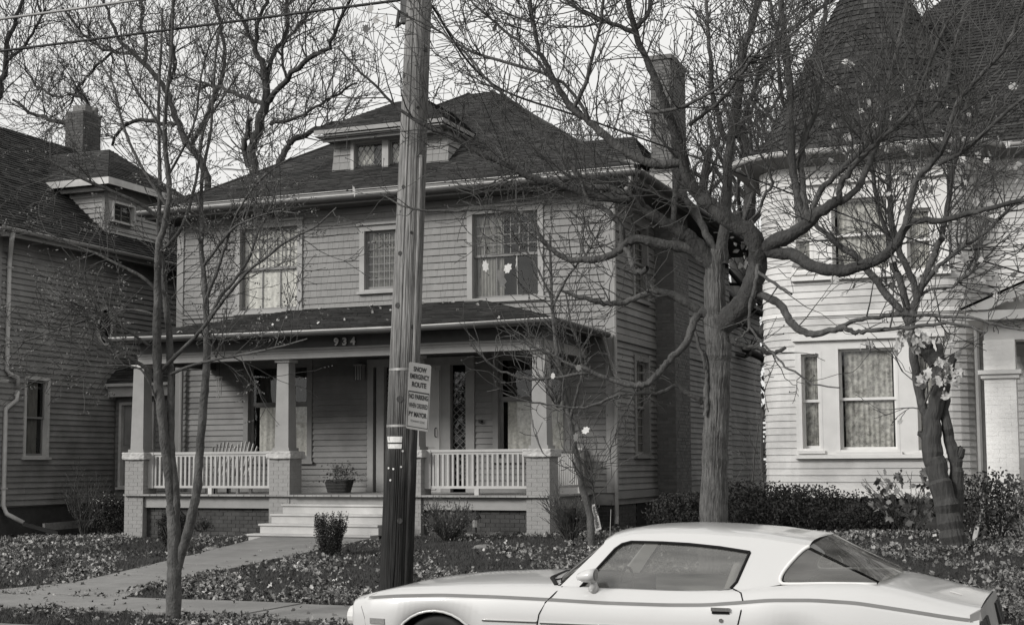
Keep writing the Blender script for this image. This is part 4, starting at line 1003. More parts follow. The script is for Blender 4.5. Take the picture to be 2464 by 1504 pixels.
tb.build('stem', 'twig', pb_, kind='stuff')
# slatted chairs behind the left railing
def porch_chair(cx, label):
    t = thing('slatted_chair', label, 'chair', (cx, 26.3, 1.25), 'slatted chairs behind the porch railing')
    for i in range(7):
        x = cx+(i-3)*.085; h = 1.1-.012*(i-3)**2; c = MB(); c.bar((cx+(i-3)*.06, 26.25, 1.6), (x*1.0+(i-3)*.01, 26.5, 1.25+h), .05, .018, up=(1, 0, 0)); c.build('back_slat', 'wood_bench', t)
    for i in range(4): c = MB(); c.box(cx-.27, cx+.27, 25.75+i*.13, 25.86+i*.13, 1.6, 1.62); c.build('seat_slat', 'wood_bench', t)
    for sx in (-1, 1):
        c = MB(); c.box(cx+sx*.3-.05, cx+sx*.3+.05, 25.7, 26.35, 1.8, 1.825); c.build('armrest', 'wood_bench', t)
        for y in (25.76, 26.26): c = MB(); c.box(cx+sx*.28-.03, cx+sx*.28+.03, y-.03, y+.03, 1.25, 1.8 if y < 26 else 1.79); c.build('leg', 'wood_bench', t)
porch_chair(PX(534, 26.4, 1080), 'left of the two pale slatted chairs behind the porch railing')
porch_chair(PX(586, 26.4, 1080), 'right of the two pale slatted chairs behind the porch railing, by the window')
wc = thing('wind_chime', 'small wind chime hanging under the left end of the porch beam', 'wind chime', (PX(528, 25.6, 900), 25.6, 3.2))
wx_ = PX(528, 25.6, 900); c = MB(); c.tube([(wx_, 25.6, 4.0), (wx_, 25.6, 3.72)], .004, 4); c.build('cord', 'wire_black', wc)
c = MB(); c.tube([(wx_, 25.6, 3.72), (wx_, 25.6, 3.69)], .07, 12); c.build('top_plate', 'trim_grey', wc)
for k in range(5): a = k*1.257; c = MB(); c.tube([(wx_+.05*math.cos(a), 25.6+.05*math.sin(a), 3.68), (wx_+.05*math.cos(a), 25.6+.05*math.sin(a), 3.35-.03*k)], .009, 6); c.build('chime_tube', 'metal_band', wc)
# garden lantern
gx, gy = PX(1145, 24.6, 1280), 24.6; gl_ = thing('garden_lamp', 'small black lantern on a stake beside the twiggy bush before the porch', 'lantern', (gx, gy, gz(gx, gy)))
b0 = gz(gx, gy); c = MB(); c.tube([(gx, gy, b0-.05), (gx, gy, b0+.18)], .02, 8); c.build('stake', 'dark_iron', gl_)
c = MB(); c.tube([(gx, gy, b0+.18), (gx, gy, b0+.34)], .065, 8); c.build('lantern_body', 'lamp_lens', gl_)
c = MB(); c.tube([(gx, gy, b0+.34), (gx, gy, b0+.37), (gx, gy, b0+.46)], [.11, .1, .03], 10); c.build('lantern_cap', 'dark_iron', gl_)
# rocks
def rock(name, label, px, py, r, zz=1.0):
    p = None
    Y = 20.0
    for _ in range(30):
        q = P(px, py, Y); Y += (gz(q.x, Y)-q.z)*-6 if False else 0
        break
    # walk the sight line to the ground
    for Yq in np.arange(14, 30, .05):
        q = P(px, py, float(Yq))
        if q.z <= gz(q.x, Yq): break
    c = MB(); rr = random.Random(px); ring = []
    for j in range(7):
        ph = math.pi/2*j/6; ring.append([Vector((q.x+r*math.cos(ph)*math.cos(a)*rr.uniform(.85, 1.15), q.y+r*.7*math.cos(ph)*math.sin(a)*rr.uniform(.85, 1.15), gz(q.x, q.y)-.02+r*zz*.5*math.sin(ph)*rr.uniform(.9, 1.1))) for a in [2*math.pi*k/12 for k in range(12)]])
    c.grid(ring, closed=True); return tag(c.build(name, 'stone', None), label, 'rock')
def ground_at(px, py):
    for Yq in np.arange(12.5, 32, .03):
        q = P(px, py, float(Yq))
        if q.z <= gz(q.x, Yq): return Vector((q.x, float(Yq), gz(q.x, Yq)))
    return Vector((q.x, 28., gz(q.x, 28)))
rock('garden_stone', 'flat pale stone lying in the lawn left of the front walk', 510, 1325, .2, .9)
rock('garden_stone', 'low grey stone in the leaves before the porch railing, right of the pole', 1165, 1318, .22, .7)
# narrow sign leaning on the sapling
ys = 23.6; A_ = [P(1423, 1214, ys), P(1433, 1212, ys), P(1447, 1272, ys), P(1433, 1279, ys)]
c = MB(); c.hexa(A_[::1]+[p+Vector((0, .02, 0)) for p in A_]); sgn = tag(c.build('yard_sign', 'paper_tag', None), 'narrow white printed sign leaning against the thin crooked sapling', 'sign')
c = MB()
for k in range(22):
    t = .08+.038*k; l = A_[0].lerp(A_[3], t); r = A_[1].lerp(A_[2], t); o = Vector((0, -.004, 0)); dn = (A_[3]-A_[0])*.022; e0 = rng.uniform(.12, .3); e1 = rng.uniform(.6, .88)
    c.add([l.lerp(r, e0)+o, l.lerp(r, e1)+o, l.lerp(r, e1)+o+dn, l.lerp(r, e0)+o+dn], [(0, 1, 2, 3)])
o = c.build('print', 'sign_black', sgn)
# board edging by the left house
c = MB(); p0, p1 = P(105, 1268, 25.2), P(225, 1258, 26.5); c.bar(p0, p1, .08, .16); tag(c.build('bed_edging', 'stone', None), 'low timber edging along the flower bed by the left house', 'edging')

# ------------------------------------------------------------------ car
CYc = 11.23
ST = np.array([  # X, w, stripe z, shoulder z, shoulder y, centre z
 [-5.73, .50, .64, .665, .44, .68], [-5.70, .68, .69, .715, .60, .725], [-5.62, .82, .74, .765, .71, .775], [-5.45, .895, .775, .81, .78, .825], [-5.2, .93, .80, .86, .80, .885], [-4.79, .94, .82, .89, .80, .93],
 [-4.3, .94, .82, .905, .80, .955], [-3.88, .935, .812, .91, .80, .965], [-3.45, .93, .80, .905, .80, .96], [-2.96, .93, .80, .90, .80, .96], [-2.65, .935, .81, .905, .80, .97], [-2.4, .94, .835, .92, .80, .98],
 [-2.18, .95, .86, .95, .80, .99], [-1.86, .955, .87, .975, .79, 1.0], [-1.56, .955, .86, .985, .76, 1.02], [-1.36, .95, .835, .965, .74, 1.0], [-1.17, .94, .81, .925, .74, .94], [-.95, .93, .78, .87, .73, .885], [-.8, .915, .762, .842, .71, .855], [-.74, .90, .755, .83, .69, .845]])
Xf = np.unique(np.round(np.concatenate([np.linspace(-5.73, -5.5, 10), np.linspace(-5.5, -.74, 96)]), 4))
def csp(col, x):   # smooth interpolation
    xs_, ys_ = ST[:, 0], ST[:, col]
    return np.mean([np.interp(np.clip(x+d, xs_[0], xs_[-1]), xs_, ys_) for d in (-.06, -.03, 0, .03, .06)], axis=0)
WX = (-4.83, -2.03)
def zlow(x):
    z = .24
    for w in WX:
        d = abs(x-w)
        R = .405 if w < -4 else .33
        if d < R: z = max(z, (.315 if w < -4 else .27)+math.sqrt(max(0, R**2-d*d))*.93)
    return z
def section(x):
    w, zs, zb, yb, zc = [float(csp(k, x)) for k in range(1, 6)]
    if x < -5.4: w, zs, zb, yb, zc = [float(np.interp(x, ST[:, 0], ST[:, k])) for k in range(1, 6)]
    zl = zlow(x); q = [(w-.10 if zl < .4 else w-.03, zl), (w-.025, max(.44, zl+.012)), (w, max(.6, zl+.024)), (w-.008, max(zs-.03, zl+.03)), (w-.022, zs-.006), (w-.045, zs+.012), (w-.07, zs+.45*(zb-zs)), (yb+.035, zb-.012), (yb, zb), (yb*.8, zb+(zc-zb)*.35), (yb*.45, zb+(zc-zb)*.8), (0, zc)]
    return q
car = thing('parked_car', 'white two door fastback coupe with dark pinstripe parked at the kerb', 'car', (-3.3, CYc, 0))
def cy(y): return CYc-y
c = MB(); rows = []
for x in Xf:
    q = section(float(x)); rows.append([Vector((x, cy(y), z)) for y, z in q]+[Vector((x, cy(-y), z)) for y, z in q[-2::-1]])
n = len(rows[0]); fs = []; vv = [p for r in rows for p in r]
for i in range(len(rows)-1):
    xm = (Xf[i]+Xf[i+1])/2
    for j in range(n-1):
        jj = min(j, n-2-j)
        if -3.86 < xm < -1.42 and jj >= 8: continue
        fs.append((i*n+j, i*n+j+1, (i+1)*n+j+1, (i+1)*n+j))
fs.append(tuple(range(n))); c.add(vv, fs); c.build('body', 'car_paint', car, smooth=True)
def by_(X, z):
    q = section(X); zz = [p[1] for p in q]
    return float(np.interp(z, zz[:9], [p[0] for p in q[:9]]))
for sgn_ in (1, -1):
    c = MB(); xs_ = np.linspace(-5.45, -.78, 90); rows = [[], [], []]
    for x in xs_:
        q = section(float(x)); t = min(1, (x+5.45)/.15+.1, (-.78-x)/.1+.1)
        (ya, za), (yb_, zb_) = q[4], q[5]
        rows[0].append(Vector((x, cy(sgn_*(ya+.006)), za-.004*t))); rows[1].append(Vector((x, cy(sgn_*(ya-.002)), za+.003*t))); rows[2].append(Vector((x, cy(sgn_*(yb_+.004)), zb_-.0*t)))
    c.grid(rows); c.build('pinstripe', 'car_stripe', car, smooth=True)
side_y = lambda z: .80-.5*(z-.9)
outer = [(-3.83, .90), (-3.52, 1.225), (-3.45, 1.268), (-3.3, 1.30), (-3.0, 1.314), (-2.7, 1.308), (-2.3, 1.285), (-1.93, 1.235), (-1.99, 1.20), (-2.07, 1.10), (-2.11, 1.03), (-2.12, .962), (-2.3, .925), (-2.5, .905), (-2.9, .895), (-3.4, .895)]
gls = [(-3.66, .90), (-3.42, 1.19), (-3.37, 1.226), (-3.30, 1.245), (-3.05, 1.243), (-2.84, 1.235), (-2.6, 1.215), (-2.37, 1.185), (-2.45, .97), (-2.49, .925), (-2.60, .899), (-2.8, .896), (-3.01, .898), (-3.4, .90)]
def loft2(lo, N=4):
    o = []
    for a, b in zip(lo, lo[1:]+lo[:1]):
        for k in range(N): o.append((a[0]+(b[0]-a[0])*k/N, a[1]+(b[1]-a[1])*k/N))
    return o
for sg in (1, -1):
    O, G_ = loft2(outer), loft2(gls); tri = tessellate_polygon([[Vector((a, b, 0)) for a, b in O], [Vector((a, b, 0)) for a, b in G_]])
    V = [Vector((a, cy(sg*side_y(b)), b)) for a, b in O+G_]; c = MB(); c.add(V, [tuple(t) for t in tri]); c.build('side_panel', 'car_paint', car)
    c = MB(); tri = tessellate_polygon([[Vector((a, b, 0)) for a, b in G_]]); c.add([Vector((a, cy(sg*(side_y(b)-.012)), b)) for a, b in G_], [tuple(t) for t in tri]); c.build('side_window', 'car_glass', car)
    c = MB(); seq = [gls[i] for i in (0, 1, 2, 3, 4, 5, 6, 7, 8, 9)]; pth, rr = smooth_path([(a, cy(sg*(side_y(b)+.002)), b) for a, b in seq], [.011]*len(seq), 3)
    # keep the sharp rear corner
    c.tube([(a, cy(sg*(side_y(b)+.001)), b) for a, b in seq[:8]], .012, 6); c.tube([(a, cy(sg*(side_y(b)+.001)), b) for a, b in seq[7:]], .012, 6); c.build('weatherstrip', 'black_gap', car)
    c = MB(); c.tube([(a, cy(sg*(side_y(b)+.004)), b) for a, b in gls[9:]+gls[:1]], .006, 5); c.build('belt_trim', 'car_stripe', car)
    # quarter glass, wrapping
    C_e = [(-1.95, 1.215), (-1.99, 1.19), (-2.06, 1.10), (-2.10, 1.03), (-2.105, .99)]; B_e = [(-2.08, .978), (-1.8, .988), (-1.44, .992)]
    poly = C_e+B_e; tri = tessellate_polygon([[Vector((a, b, 0)) for a, b in poly]])
    c = MB(); c.add([Vector((a, cy(sg*(side_y(b)-.004 if a < -1.5 else .735)), b)) for a, b in poly], [tuple(t) for t in tri]); c.build('quarter_window', 'rear_glass', car)
    pth, _ = smooth_path([(a, cy(sg*(side_y(b)+.002)), b) for a, b in [(-1.93, 1.235)]+[(-1.985, 1.20), (-2.075, 1.10), (-2.125, 1.02), (-2.12, .975), (-2.06, .965), (-1.8, .975)]]+[(-1.44, cy(sg*.745), .978)], [1]*8, 3)
    c = MB(); c.tube([Vector(p) for p in pth], .014, 6); c.build('glass_moulding', 'white_paint', car, smooth=True)
    # door seams, handle, lock, lower trim, side marker
    c = MB(); s1q = [(-3.80, .905), (-3.84, .86), (-3.90, .79), (-3.95, .70), (-3.965, .62), (-3.95, .45), (-3.93, .28)]; c.tube([(a, cy(sg*(by_(a, b)+.0)), b) for a, b in s1q], .006, 4)
    s2q = [(-2.47, .925), (-2.40, .90), (-2.375, .85), (-2.38, .78), (-2.41, .66), (-2.44, .5), (-2.44, .28)]; c.tube([(a, cy(sg*(by_(a, b)+.0)), b) for a, b in s2q], .006, 4); c.build('door_seam', 'black_gap', car)
    c = MB(); y = by_(-2.52, .775)+.005; c.box(-2.60, -2.465, min(cy(sg*y), cy(sg*(y+.018))), max(cy(sg*y), cy(sg*(y+.018))), .772, .798); c.build('door_handle', 'chrome', car)
    c = MB(); y = by_(-2.52, .755); c.box(-2.597, -2.468, min(cy(sg*y), cy(sg*(y+.008))), max(cy(sg*y), cy(sg*(y+.008))), .752, .771); c.build('handle_recess', 'black_gap', car)
    c = MB(); y = by_(-2.53, .70); c.tube([(-2.53, cy(sg*(y-.005)), .705), (-2.53, cy(sg*(y+.007)), .705)], .016, 12); c.build('door_lock', 'chrome', car)
    c = MB(); c.tube([(x, cy(sg*(by_(x, .635)+.004)), .642) for x in np.linspace(-4.42, -3.97, 6)], .009, 6); c.tube([(x, cy(sg*(by_(x, .635)+.004)), .637) for x in np.linspace(-3.94, -2.45, 12)], .009, 6); c.build('side_moulding', 'chrome', car)
    c = MB()
    mk_ = lambda x, z, o: Vector((x, cy(sg*(by_(x, z)+o)), z))
    c.hexa([mk_(-5.42, .575, -.01), mk_(-5.28, .575, -.01), mk_(-5.28, .575, .008), mk_(-5.42, .575, .008), mk_(-5.42, .62, -.01), mk_(-5.28, .62, -.01), mk_(-5.28, .62, .008), mk_(-5.42, .62, .008)])
    c.build('side_marker', 'lamp_lens', car)
    c = MB(); c.tube([(a, cy(sg*(by_(a, b)+.001)), b) for a, b in [(-5.40, .81), (-5.5, .77), (-5.52, .70), (-5.48, .62), (-5.46, .5), (-5.45, .38)]], .003, 4); c.build('panel_seam', 'trim_dim', car)
    # wheels
    for wx in WX:
        c = MB(); rows = []
        for r, y in ((.19, .86), (.2, .885), (.30, .905), (.325, .89), (.333, .85), (.333, .74), (.325, .70), (.2, .70)):
            rows.append([Vector((wx+r*math.cos(a), cy(sg*(y-.02)), .335+r*math.sin(a))) for a in [2*math.pi*k/32 for k in range(32)]])
        c.grid(rows, closed=True); wh = c.build('tyre', 'rubber', car, smooth=True)
        c = MB(); rows = []
        for r, y in ((.0, .84), (.05, .86), (.06, .84), (.15, .82), (.185, .86), (.2, .868)): rows.append([Vector((wx+r*math.cos(a), cy(sg*(y-.02)), .335+r*math.sin(a))) for a in [2*math.pi*k/32 for k in range(32)]])
        c.grid(rows, closed=True); c.build('rim', 'chrome', wh, smooth=True)
        c = MB(); rows = []
        for y in (.9, .45): rows.append([Vector((wx+.41*math.cos(a), cy(sg*y), .315+.385*math.sin(a))) for a in [math.pi*k/16 for k in range(17)]])
        c.grid(rows); c.build('wheel_well', 'black_gap', car)
        R = .405 if wx < -4 else .33
        arc = [(wx+R*math.cos(a), (.315 if wx < -4 else .27)+R*.93*math.sin(a)) for a in [math.pi*(k+.5)/17 for k in range(17)]]
        c = MB(); c.tube([(a, cy(sg*(by_(a, b+.02)-.004)), b+.006) for a, b in arc], .012, 6); c.build('arch_lip', 'car_paint', car, smooth=True)
    # mirror
    if sg == 1:
        c = MB(); m0 = Vector((-3.50, cy(.90), 1.005)); rows = []
        for t, r in ((0, .045), (0, .052), (.05, .05), (.1, .042), (.14, .028), (.155, .005)): rows.append([m0+Vector((-t, -r*1.3*math.cos(a), r*math.sin(a)-.12*t)) for a in [2*math.pi*k/16 for k in range(16)]])
        c.grid(rows, closed=True); mi = c.build('wing_mirror', 'car_paint', car, smooth=True)
        c = MB(); c.tube([m0+Vector((-.03, .02, -.03)), (-3.53, cy(.86), .93), (-3.54, cy(.83), .895)], [.022, .03, .045], 10); c.build('mirror_foot', 'car_paint', mi, smooth=True)
        c = MB(); c.tube([m0+Vector((.0, 0, 0)), m0+Vector((.004, 0, 0))], .046, 14); c.build('mirror_glass', 'lamp_lens', mi)
# roof
c = MB(); rows = []
top = outer[1:8]; Xr = np.linspace(-3.52, -1.93, 26)
for x in Xr:
    ze = float(np.mean([np.interp(x+d, [p[0] for p in top], [p[1] for p in top]) for d in (-.05, 0, .05)])) if -3.4 < x < -2 else float(np.interp(x, [p[0] for p in top], [p[1] for p in top]))
    ye = side_y(ze); bow = .05*math.sin(math.pi*(x+3.52)/1.59)
    q = [(ye, ze), (ye-.02, ze+.012), (ye-.06, ze+.026), (ye-.14, ze+.04), (ye*.55, ze+.05), (0, ze+.055)]
    rows.append([Vector((x+(.0 if k == 0 else (-.05 if x < -3.4 else .05 if x > -2.1 else 0)*min(1, (ye-y)/ye)), cy(y), z)) for k, (y, z) in enumerate(q)]+[Vector((x+(-.05 if x < -3.4 else .05 if x > -2.1 else 0)*min(1, (ye-y)/ye), cy(-y), z)) for y, z in q[-2::-1]])
c.grid(rows); c.build('roof', 'car_paint', car, smooth=True)
def pane_between(e0, e1, c0, c1, name, gm='car_glass'):
    rows = []
    for k in range(7):
        t = k/6; a = Vector(e0).lerp(Vector(e1), t); m = Vector(c0).lerp(Vector(c1), t); row = []
        for j in range(-8, 9):
            s = j/8; y = a.y*s; w = 1-s*s; row.append(Vector((a.x+(m.x-a.x)*w, cy(y), a.z+(m.z-a.z)*w)))
        rows.append(row)
    c = MB(); c.grid(rows); return c.build(name, gm, car, smooth=True)
pane_between((-3.82, .79, .905), (-3.52, .635, 1.225), (-4.02, 0, .945), (-3.575, 0, 1.28), 'windscreen')
pane_between((-1.935, .63, 1.232), (-1.42, .735, 1.0), (-1.875, 0, 1.29), (-1.36, 0, 1.01), 'rear_window', 'rear_glass')
c = MB(); c.tube([(-3.86, cy(.78), .905), (-4.0, cy(.5), .94), (-4.06, cy(0), .95), (-4.0, cy(-.5), .94)], .02, 6); c.build('cowl_vent', 'black_gap', car)
c = MB(); c.tube([(-3.86, cy(.68), .925), (-3.80, cy(.3), .955), (-3.95, cy(.62), .935)], .008, 5); c.build('wiper', 'black_gap', car)
c = MB(); c.box(-3.85, -1.5, CYc-.78, CYc+.78, .3, .5); c.box(-2.1, -1.42, CYc-.70, CYc+.70, .5, .93); c.build('cabin_floor', 'interior', car)
for y in (-.36, .36):
    c = MB(); c.hexa([(-3.1, CYc+y-.24, .5), (-2.6, CYc+y-.24, .5), (-2.6, CYc+y+.24, .5), (-3.1, CYc+y+.24, .5), (-3.1, CYc+y-.24, .62), (-2.6, CYc+y-.24, .66), (-2.6, CYc+y+.24, .66), (-3.1, CYc+y+.24, .62)])
    c.hexa([(-2.72, CYc+y-.24, .6), (-2.6, CYc+y-.24, .6), (-2.6, CYc+y+.24, .6), (-2.72, CYc+y+.24, .6), (-2.53, CYc+y-.15, 1.1), (-2.46, CYc+y-.15, 1.1), (-2.46, CYc+y+.15, 1.1), (-2.53, CYc+y+.15, 1.1)]); c.build('seat', 'car_seat', car, bevel=.03)
c = MB(); c.box(-3.8, -3.5, CYc-.72, CYc+.72, .6, .9); c.build('dashboard', 'interior', car)
c = MB(); sw_ = [Vector((-3.42, CYc-.36+.18*math.cos(a), .86+.17*math.sin(a))) for a in [2*math.pi*k/20 for k in range(21)]]; c.tube(sw_, .012, 5, cap=False); c.build('steering_wheel', 'rubber', car)
# tail and nose
c = MB(); c.hexa([(-.79, CYc-.895, .40), (-.66, CYc-.86, .40), (-.66, CYc+.86, .40), (-.79, CYc+.895, .40), (-.80, CYc-.895, .80), (-.735, CYc-.86, .83), (-.735, CYc+.86, .83), (-.80, CYc+.895, .80)]); tp = c.build('tail_panel', 'trim_grey', car)
for s0, s1_ in ((.46, .66), (.70, .885)):
    for sg in (1, -1):
        c = MB(); a, b = sorted((cy(sg*s0), cy(sg*s1_))); c.hexa([(-.70, a, .60), (-.672, a, .60), (-.672, b, .60), (-.70, b, .60), (-.73, a, .76), (-.708, a, .76), (-.708, b, .76), (-.73, b, .76)]); c.build('tail_light', 'rubber', tp)
c = MB(); c.box(-.78, -.60, CYc-.88, CYc+.88, .40, .56); c.build('rear_bumper', 'chrome', car, bevel=.03)
c = MB(); c.tube([(-.98, cy(.25), .90), (-.90, cy(.28), .882)], .006, 5); c.build('deck_badge', 'chrome', car)
c = MB(); c.box(-5.79, -5.72, CYc-.45, CYc+.45, .42, .60); c.build('grille', 'black_gap', car)
for sg in (1, -1): c = MB(); c.tube([(-5.6, cy(sg*.62), .60), (-5.735, cy(sg*.60), .60)], .085, 16); c.build('headlight', 'headlamp', car)
c = MB(); q = [(-5.5, .88, .33), (-5.66, .78, .33), (-5.73, .6, .33), (-5.77, .0, .33), (-5.73, -.6, .33), (-5.66, -.78, .33), (-5.5, -.88, .33)]
c.grid([[Vector((x, cy(y), z)) for x, y, z in q], [Vector((x-.03, cy(y*1.01), z+.1)) for x, y, z in q], [Vector((x-.01, cy(y), z+.2)) for x, y, z in q]]); c.build('front_bumper', 'car_paint', car, smooth=True)
c = MB(); c.tube([P(1467, 1312, 11.9), P(1470, 1225, 11.9)], .003, 4); c.build('antenna', 'metal_band', car)
c = MB(); q = [Vector((-3.93, cy(.70), .96)), Vector((-3.86, cy(.70), .96))]
sx = P(1381, 1393, 10.62); c.add([P(1374, 1393, 10.55), P(1386, 1388, 10.6), P(1389, 1394, 10.58), P(1377, 1399, 10.53)], [(0, 1, 2, 3)]); c.build('window_sticker', 'paper_tag', car)

# ------------------------------------------------------------------ utility pole with its sign and wires
b0, b1 = P(953, 1405, 13.05), P(1008, 0, 13.05); pd = (b1-b0)/(b1.z-b0.z)
pole = thing('utility_pole', 'tall weathered wooden utility pole with dark tarred base behind the car hood', 'pole', tuple(b0+pd*(-b0.z+.1)))
c = MB(); rows = []; rp = random.Random(4)
def pole_c(z): return b0+pd*(z-b0.z)
gro = [rp.uniform(-.003, .003)-(.008 if rp.random() < .09 else 0) for _ in range(110)]
for i in range(46):
    z = .05+i*.2; r = .172-.0065*z
    gro = [q if rp.random() > .03 else rp.uniform(-.003, .003)-(.009 if rp.random() < .12 else 0) for q in gro]
    rows.append([pole_c(z)+Vector((math.cos(a)*(r+gro[k]+rp.uniform(-.0015, .0015)), math.sin(a)*(r+gro[k]), 0)) for k, a in enumerate([2*math.pi*k/110 for k in range(110)])])
c.grid(rows, closed=True); c.build('shaft', 'pole_wood', pole)
def on_pole(px, py, out=0):
    z = P(px, py, 12.9).z; cc = pole_c(z); r = .172-.0065*z; d = ray(px, py)
    o = Vector((0, 0, EYE)); a = d.x**2+d.y**2; bb = 2*(d.x*(o.x-cc.x)+d.y*(o.y-cc.y)); c2 = (o.x-cc.x)**2+(o.y-cc.y)**2-(r+out)**2
    ds = bb*bb-4*a*c2; t = (-bb-math.sqrt(max(ds, 0)))/(2*a); return o+d*t, cc
for (x, y, s) in ((973, 183, 6), (1024, 120, 6), (1034, 43, 6), (979, 37, 6), (971, 450, 5), (1010, 468, 5), (963, 610, 6), (1003, 653, 5), (957, 735, 7), (994, 787, 6), (962, 960, 8), (962, 1253, 7), (985, 1002, 4), (1005, 260, 4), (990, 560, 4)):
    p, cc = on_pole(x, y, 0); n = Vector((p.x-cc.x, p.y-cc.y, 0)).normalized(); c = MB(); c.tube([p-n*.01, p+n*.006], s*.0042, 8); kn = c.build('knot', 'bark_dark', pole)
for yy in (888, 1024, ):
    zb_ = P(960, yy, 12.9).z; cc = pole_c(zb_); r = .172-.0065*zb_+.004; c = MB(); rr_ = [[cc+Vector((math.cos(a)*r, math.sin(a)*r, h+.0*a)) for a in [2*math.pi*k/40 for k in range(40)]] for h in (-.012, .012)]; c.grid(rr_, closed=True); c.build('steel_band', 'metal_band', pole)
for (x0, x1, y0, y1) in ((932, 968, 1050, 1064), (933, 967, 1068, 1079)):
    pts0 = [on_pole(x, y0, .004)[0] for x in np.linspace(x0, x1, 7)]; pts1 = [on_pole(x, y1, .005)[0] for x in np.linspace(x0+1, x1-1, 7)]; c = MB(); c.grid([pts0, pts1]); c.build('metal_tag', 'paper_tag', pole)
for (x, y) in ((936, 1126), (947, 1128), (965, 1123), (940, 1155), (969, 1085)):
    p, cc = on_pole(x, y, .0); n = Vector((p.x-cc.x, p.y-cc.y, 0)).normalized(); c = MB(); c.tube([p-n*.004, p+n*.008], .011, 8); c.build('nail_head', 'paper_tag', pole)
c = MB(); pts = []
for z in np.linspace(.1, 5.0, 20):
    cc = pole_c(float(z)); r = .172-.0065*z+.012; a = -.5; pts.append(cc+Vector((math.cos(a)*r, math.sin(a)*r, 0)))
c.tube(pts, .022, 8); c.build('wire_guard', 'pole_wood', pole, smooth=True)
p, cc = on_pole(978, 30, .0); c = MB(); zz_ = P(975, 30, 13).z; ccc = pole_c(zz_); n = Vector((-.95, -.3, 0)).normalized(); bp = ccc+n*.15
c.box(bp.x-.03, bp.x+.04, bp.y-.03, bp.y+.04, zz_-.12, zz_+.4); c.tube([bp+Vector((0, 0, -.08)), bp+n*.08+Vector((0, 0, -.16)), bp+n*.05+Vector((0, 0, .02))], .022, 6); c.build('wire_bracket', 'dark_iron', pole)
# sign
S_TL, S_TR, S_BR, S_BL = P(985, 869, 12.84), P(1038, 879, 12.93), P(1031, 1038, 12.95), P(976, 1030, 12.86)
SU = ((S_TR-S_TL)+(S_BR-S_BL))/2; SV = ((S_TL-S_BL)+(S_TR-S_BR))/2; SN = SU.cross(SV).normalized(); SO = S_BL
def sp(u, v, n=0): return SO+SU*u+SV*v+SN*n
sg_ = thing('street_sign', 'white snow emergency parking sign in two panels banded to the utility pole', 'sign', tuple(sp(.5, 0)))
def rrect(u0, u1, v0, v1, r, n):
    asp = SU.length/SV.length; o = []
    for cx_, cy_, a0 in ((u1-r, v1-r*asp, 0), (u0+r, v1-r*asp, 90), (u0+r, v0+r*asp, 180), (u1-r, v0+r*asp, 270)):
        for k in range(5): a = math.radians(a0+22.5*k); o.append((cx_+r*math.cos(a), cy_+r*asp*math.sin(a)))
    return o
o = rrect(0, 1, 0, 1, .09, 0); c = MB(); k = len(o); c.add([sp(u, v, 0) for u, v in o]+[sp(u, v, -.004) for u, v in o], [tuple(range(k)), tuple(range(k, 2*k))[::-1]]+[(i, i+k, (i+1) % k+k, (i+1) % k) for i in range(k)])
pn = c.build('sign_panel', 'sign_white', sg_)
c = MB()
for (u0, u1, v0, v1) in ((.06, .95, .035, .045), (.06, .95, .553, .572), (.04, .06, .03, .572), (.95, .965, .03, .572)): c.hexa([sp(u0, v0, .001), sp(u1, v0, .001), sp(u1, v0, .002), sp(u0, v0, .002), sp(u0, v1, .001), sp(u1, v1, .001), sp(u1, v1, .002), sp(u0, v1, .002)])
c.build('border_line', 'sign_black', pn)
def lettering(txt, u0, u1, v0, v1, bold=.02):
    cu = bpy.data.curves.new('t', 'FONT'); cu.body = txt; cu.size = 1; cu.offset = bold
    t = bpy.data.objects.new('t', cu); COL.objects.link(t); bpy.context.view_layer.update()
    me = bpy.data.meshes.new_from_object(t.evaluated_get(bpy.context.evaluated_depsgraph_get())); COL.objects.unlink(t); bpy.data.objects.remove(t)
    xs_ = [v.co.x for v in me.vertices]; ys_ = [v.co.y for v in me.vertices]; a, b, c_, d = min(xs_), max(xs_), min(ys_), max(ys_); og = sp(u0, v0, .0025)
    for v in me.vertices: v.co = sp(u0+(u1-u0)*(v.co.x-a)/(b-a), v0+(v1-v0)*(v.co.y-c_)/(d-c_), .0025)-og
    me.materials.clear(); me.materials.append(M['sign_black']); link('lettering', me, pn, og)
lettering('SNOW', .22, .80, .868, .945, .035); lettering('EMERGENCY', .08, .93, .757, .834, .03); lettering('ROUTE', .18, .82, .636, .715, .035)
lettering('NO PARKING', .09, .92, .455, .532, .03); lettering('WHEN ORDERED', .09, .92, .325, .398, .02); lettering('BY MAYOR', .10, .90, .19, .267, .035); lettering('TOWAWAY ZONE', .2, .82, .11, .142, 0)
# wires
def wire(pts, r, m, label, sag=0):
    P3 = [Vector(p) for p in pts]; q, rr = smooth_path([tuple(p) for p in P3], [r]*len(P3), 8); c = MB(); c.tube([Vector(p) for p in q], r, 5); return tag(c.build('overhead_wire', m, None, smooth=True), label, 'wire')
a_ = P(975, -2, 13.0); z_ = P(-420, 175, 13.4); wire([a_, P(888, 11, 13.05), P(0, 124, 13.3), z_], .016, 'wire_black', 'dark overhead cable crossing the sky from the pole to the left edge, lower of two')
wire([P(760, -70, 12.6), P(320, 2, 12.7), P(0, 47, 12.8), P(-420, 105, 12.9)], .016, 'wire_grey', 'pale grey overhead cable crossing the top left corner, upper of two')
wire([P(1040, 15, 13.1), P(1180, 200, 15), P(1420, 290, 18), P(1769, 414, 21.5), P(2153, 562, 24.5), P(2500, 668, 26)], .014, 'wire_black', 'dark service cable sagging from the pole across to the white house')
wire([P(1040, 30, 13.1), P(1140, 195, 17), P(1215, 380, 22), P(1243, 488, 26.8)], .008, 'wire_black', 'thin service wire dropping steeply from the pole to the eave of the porch house')
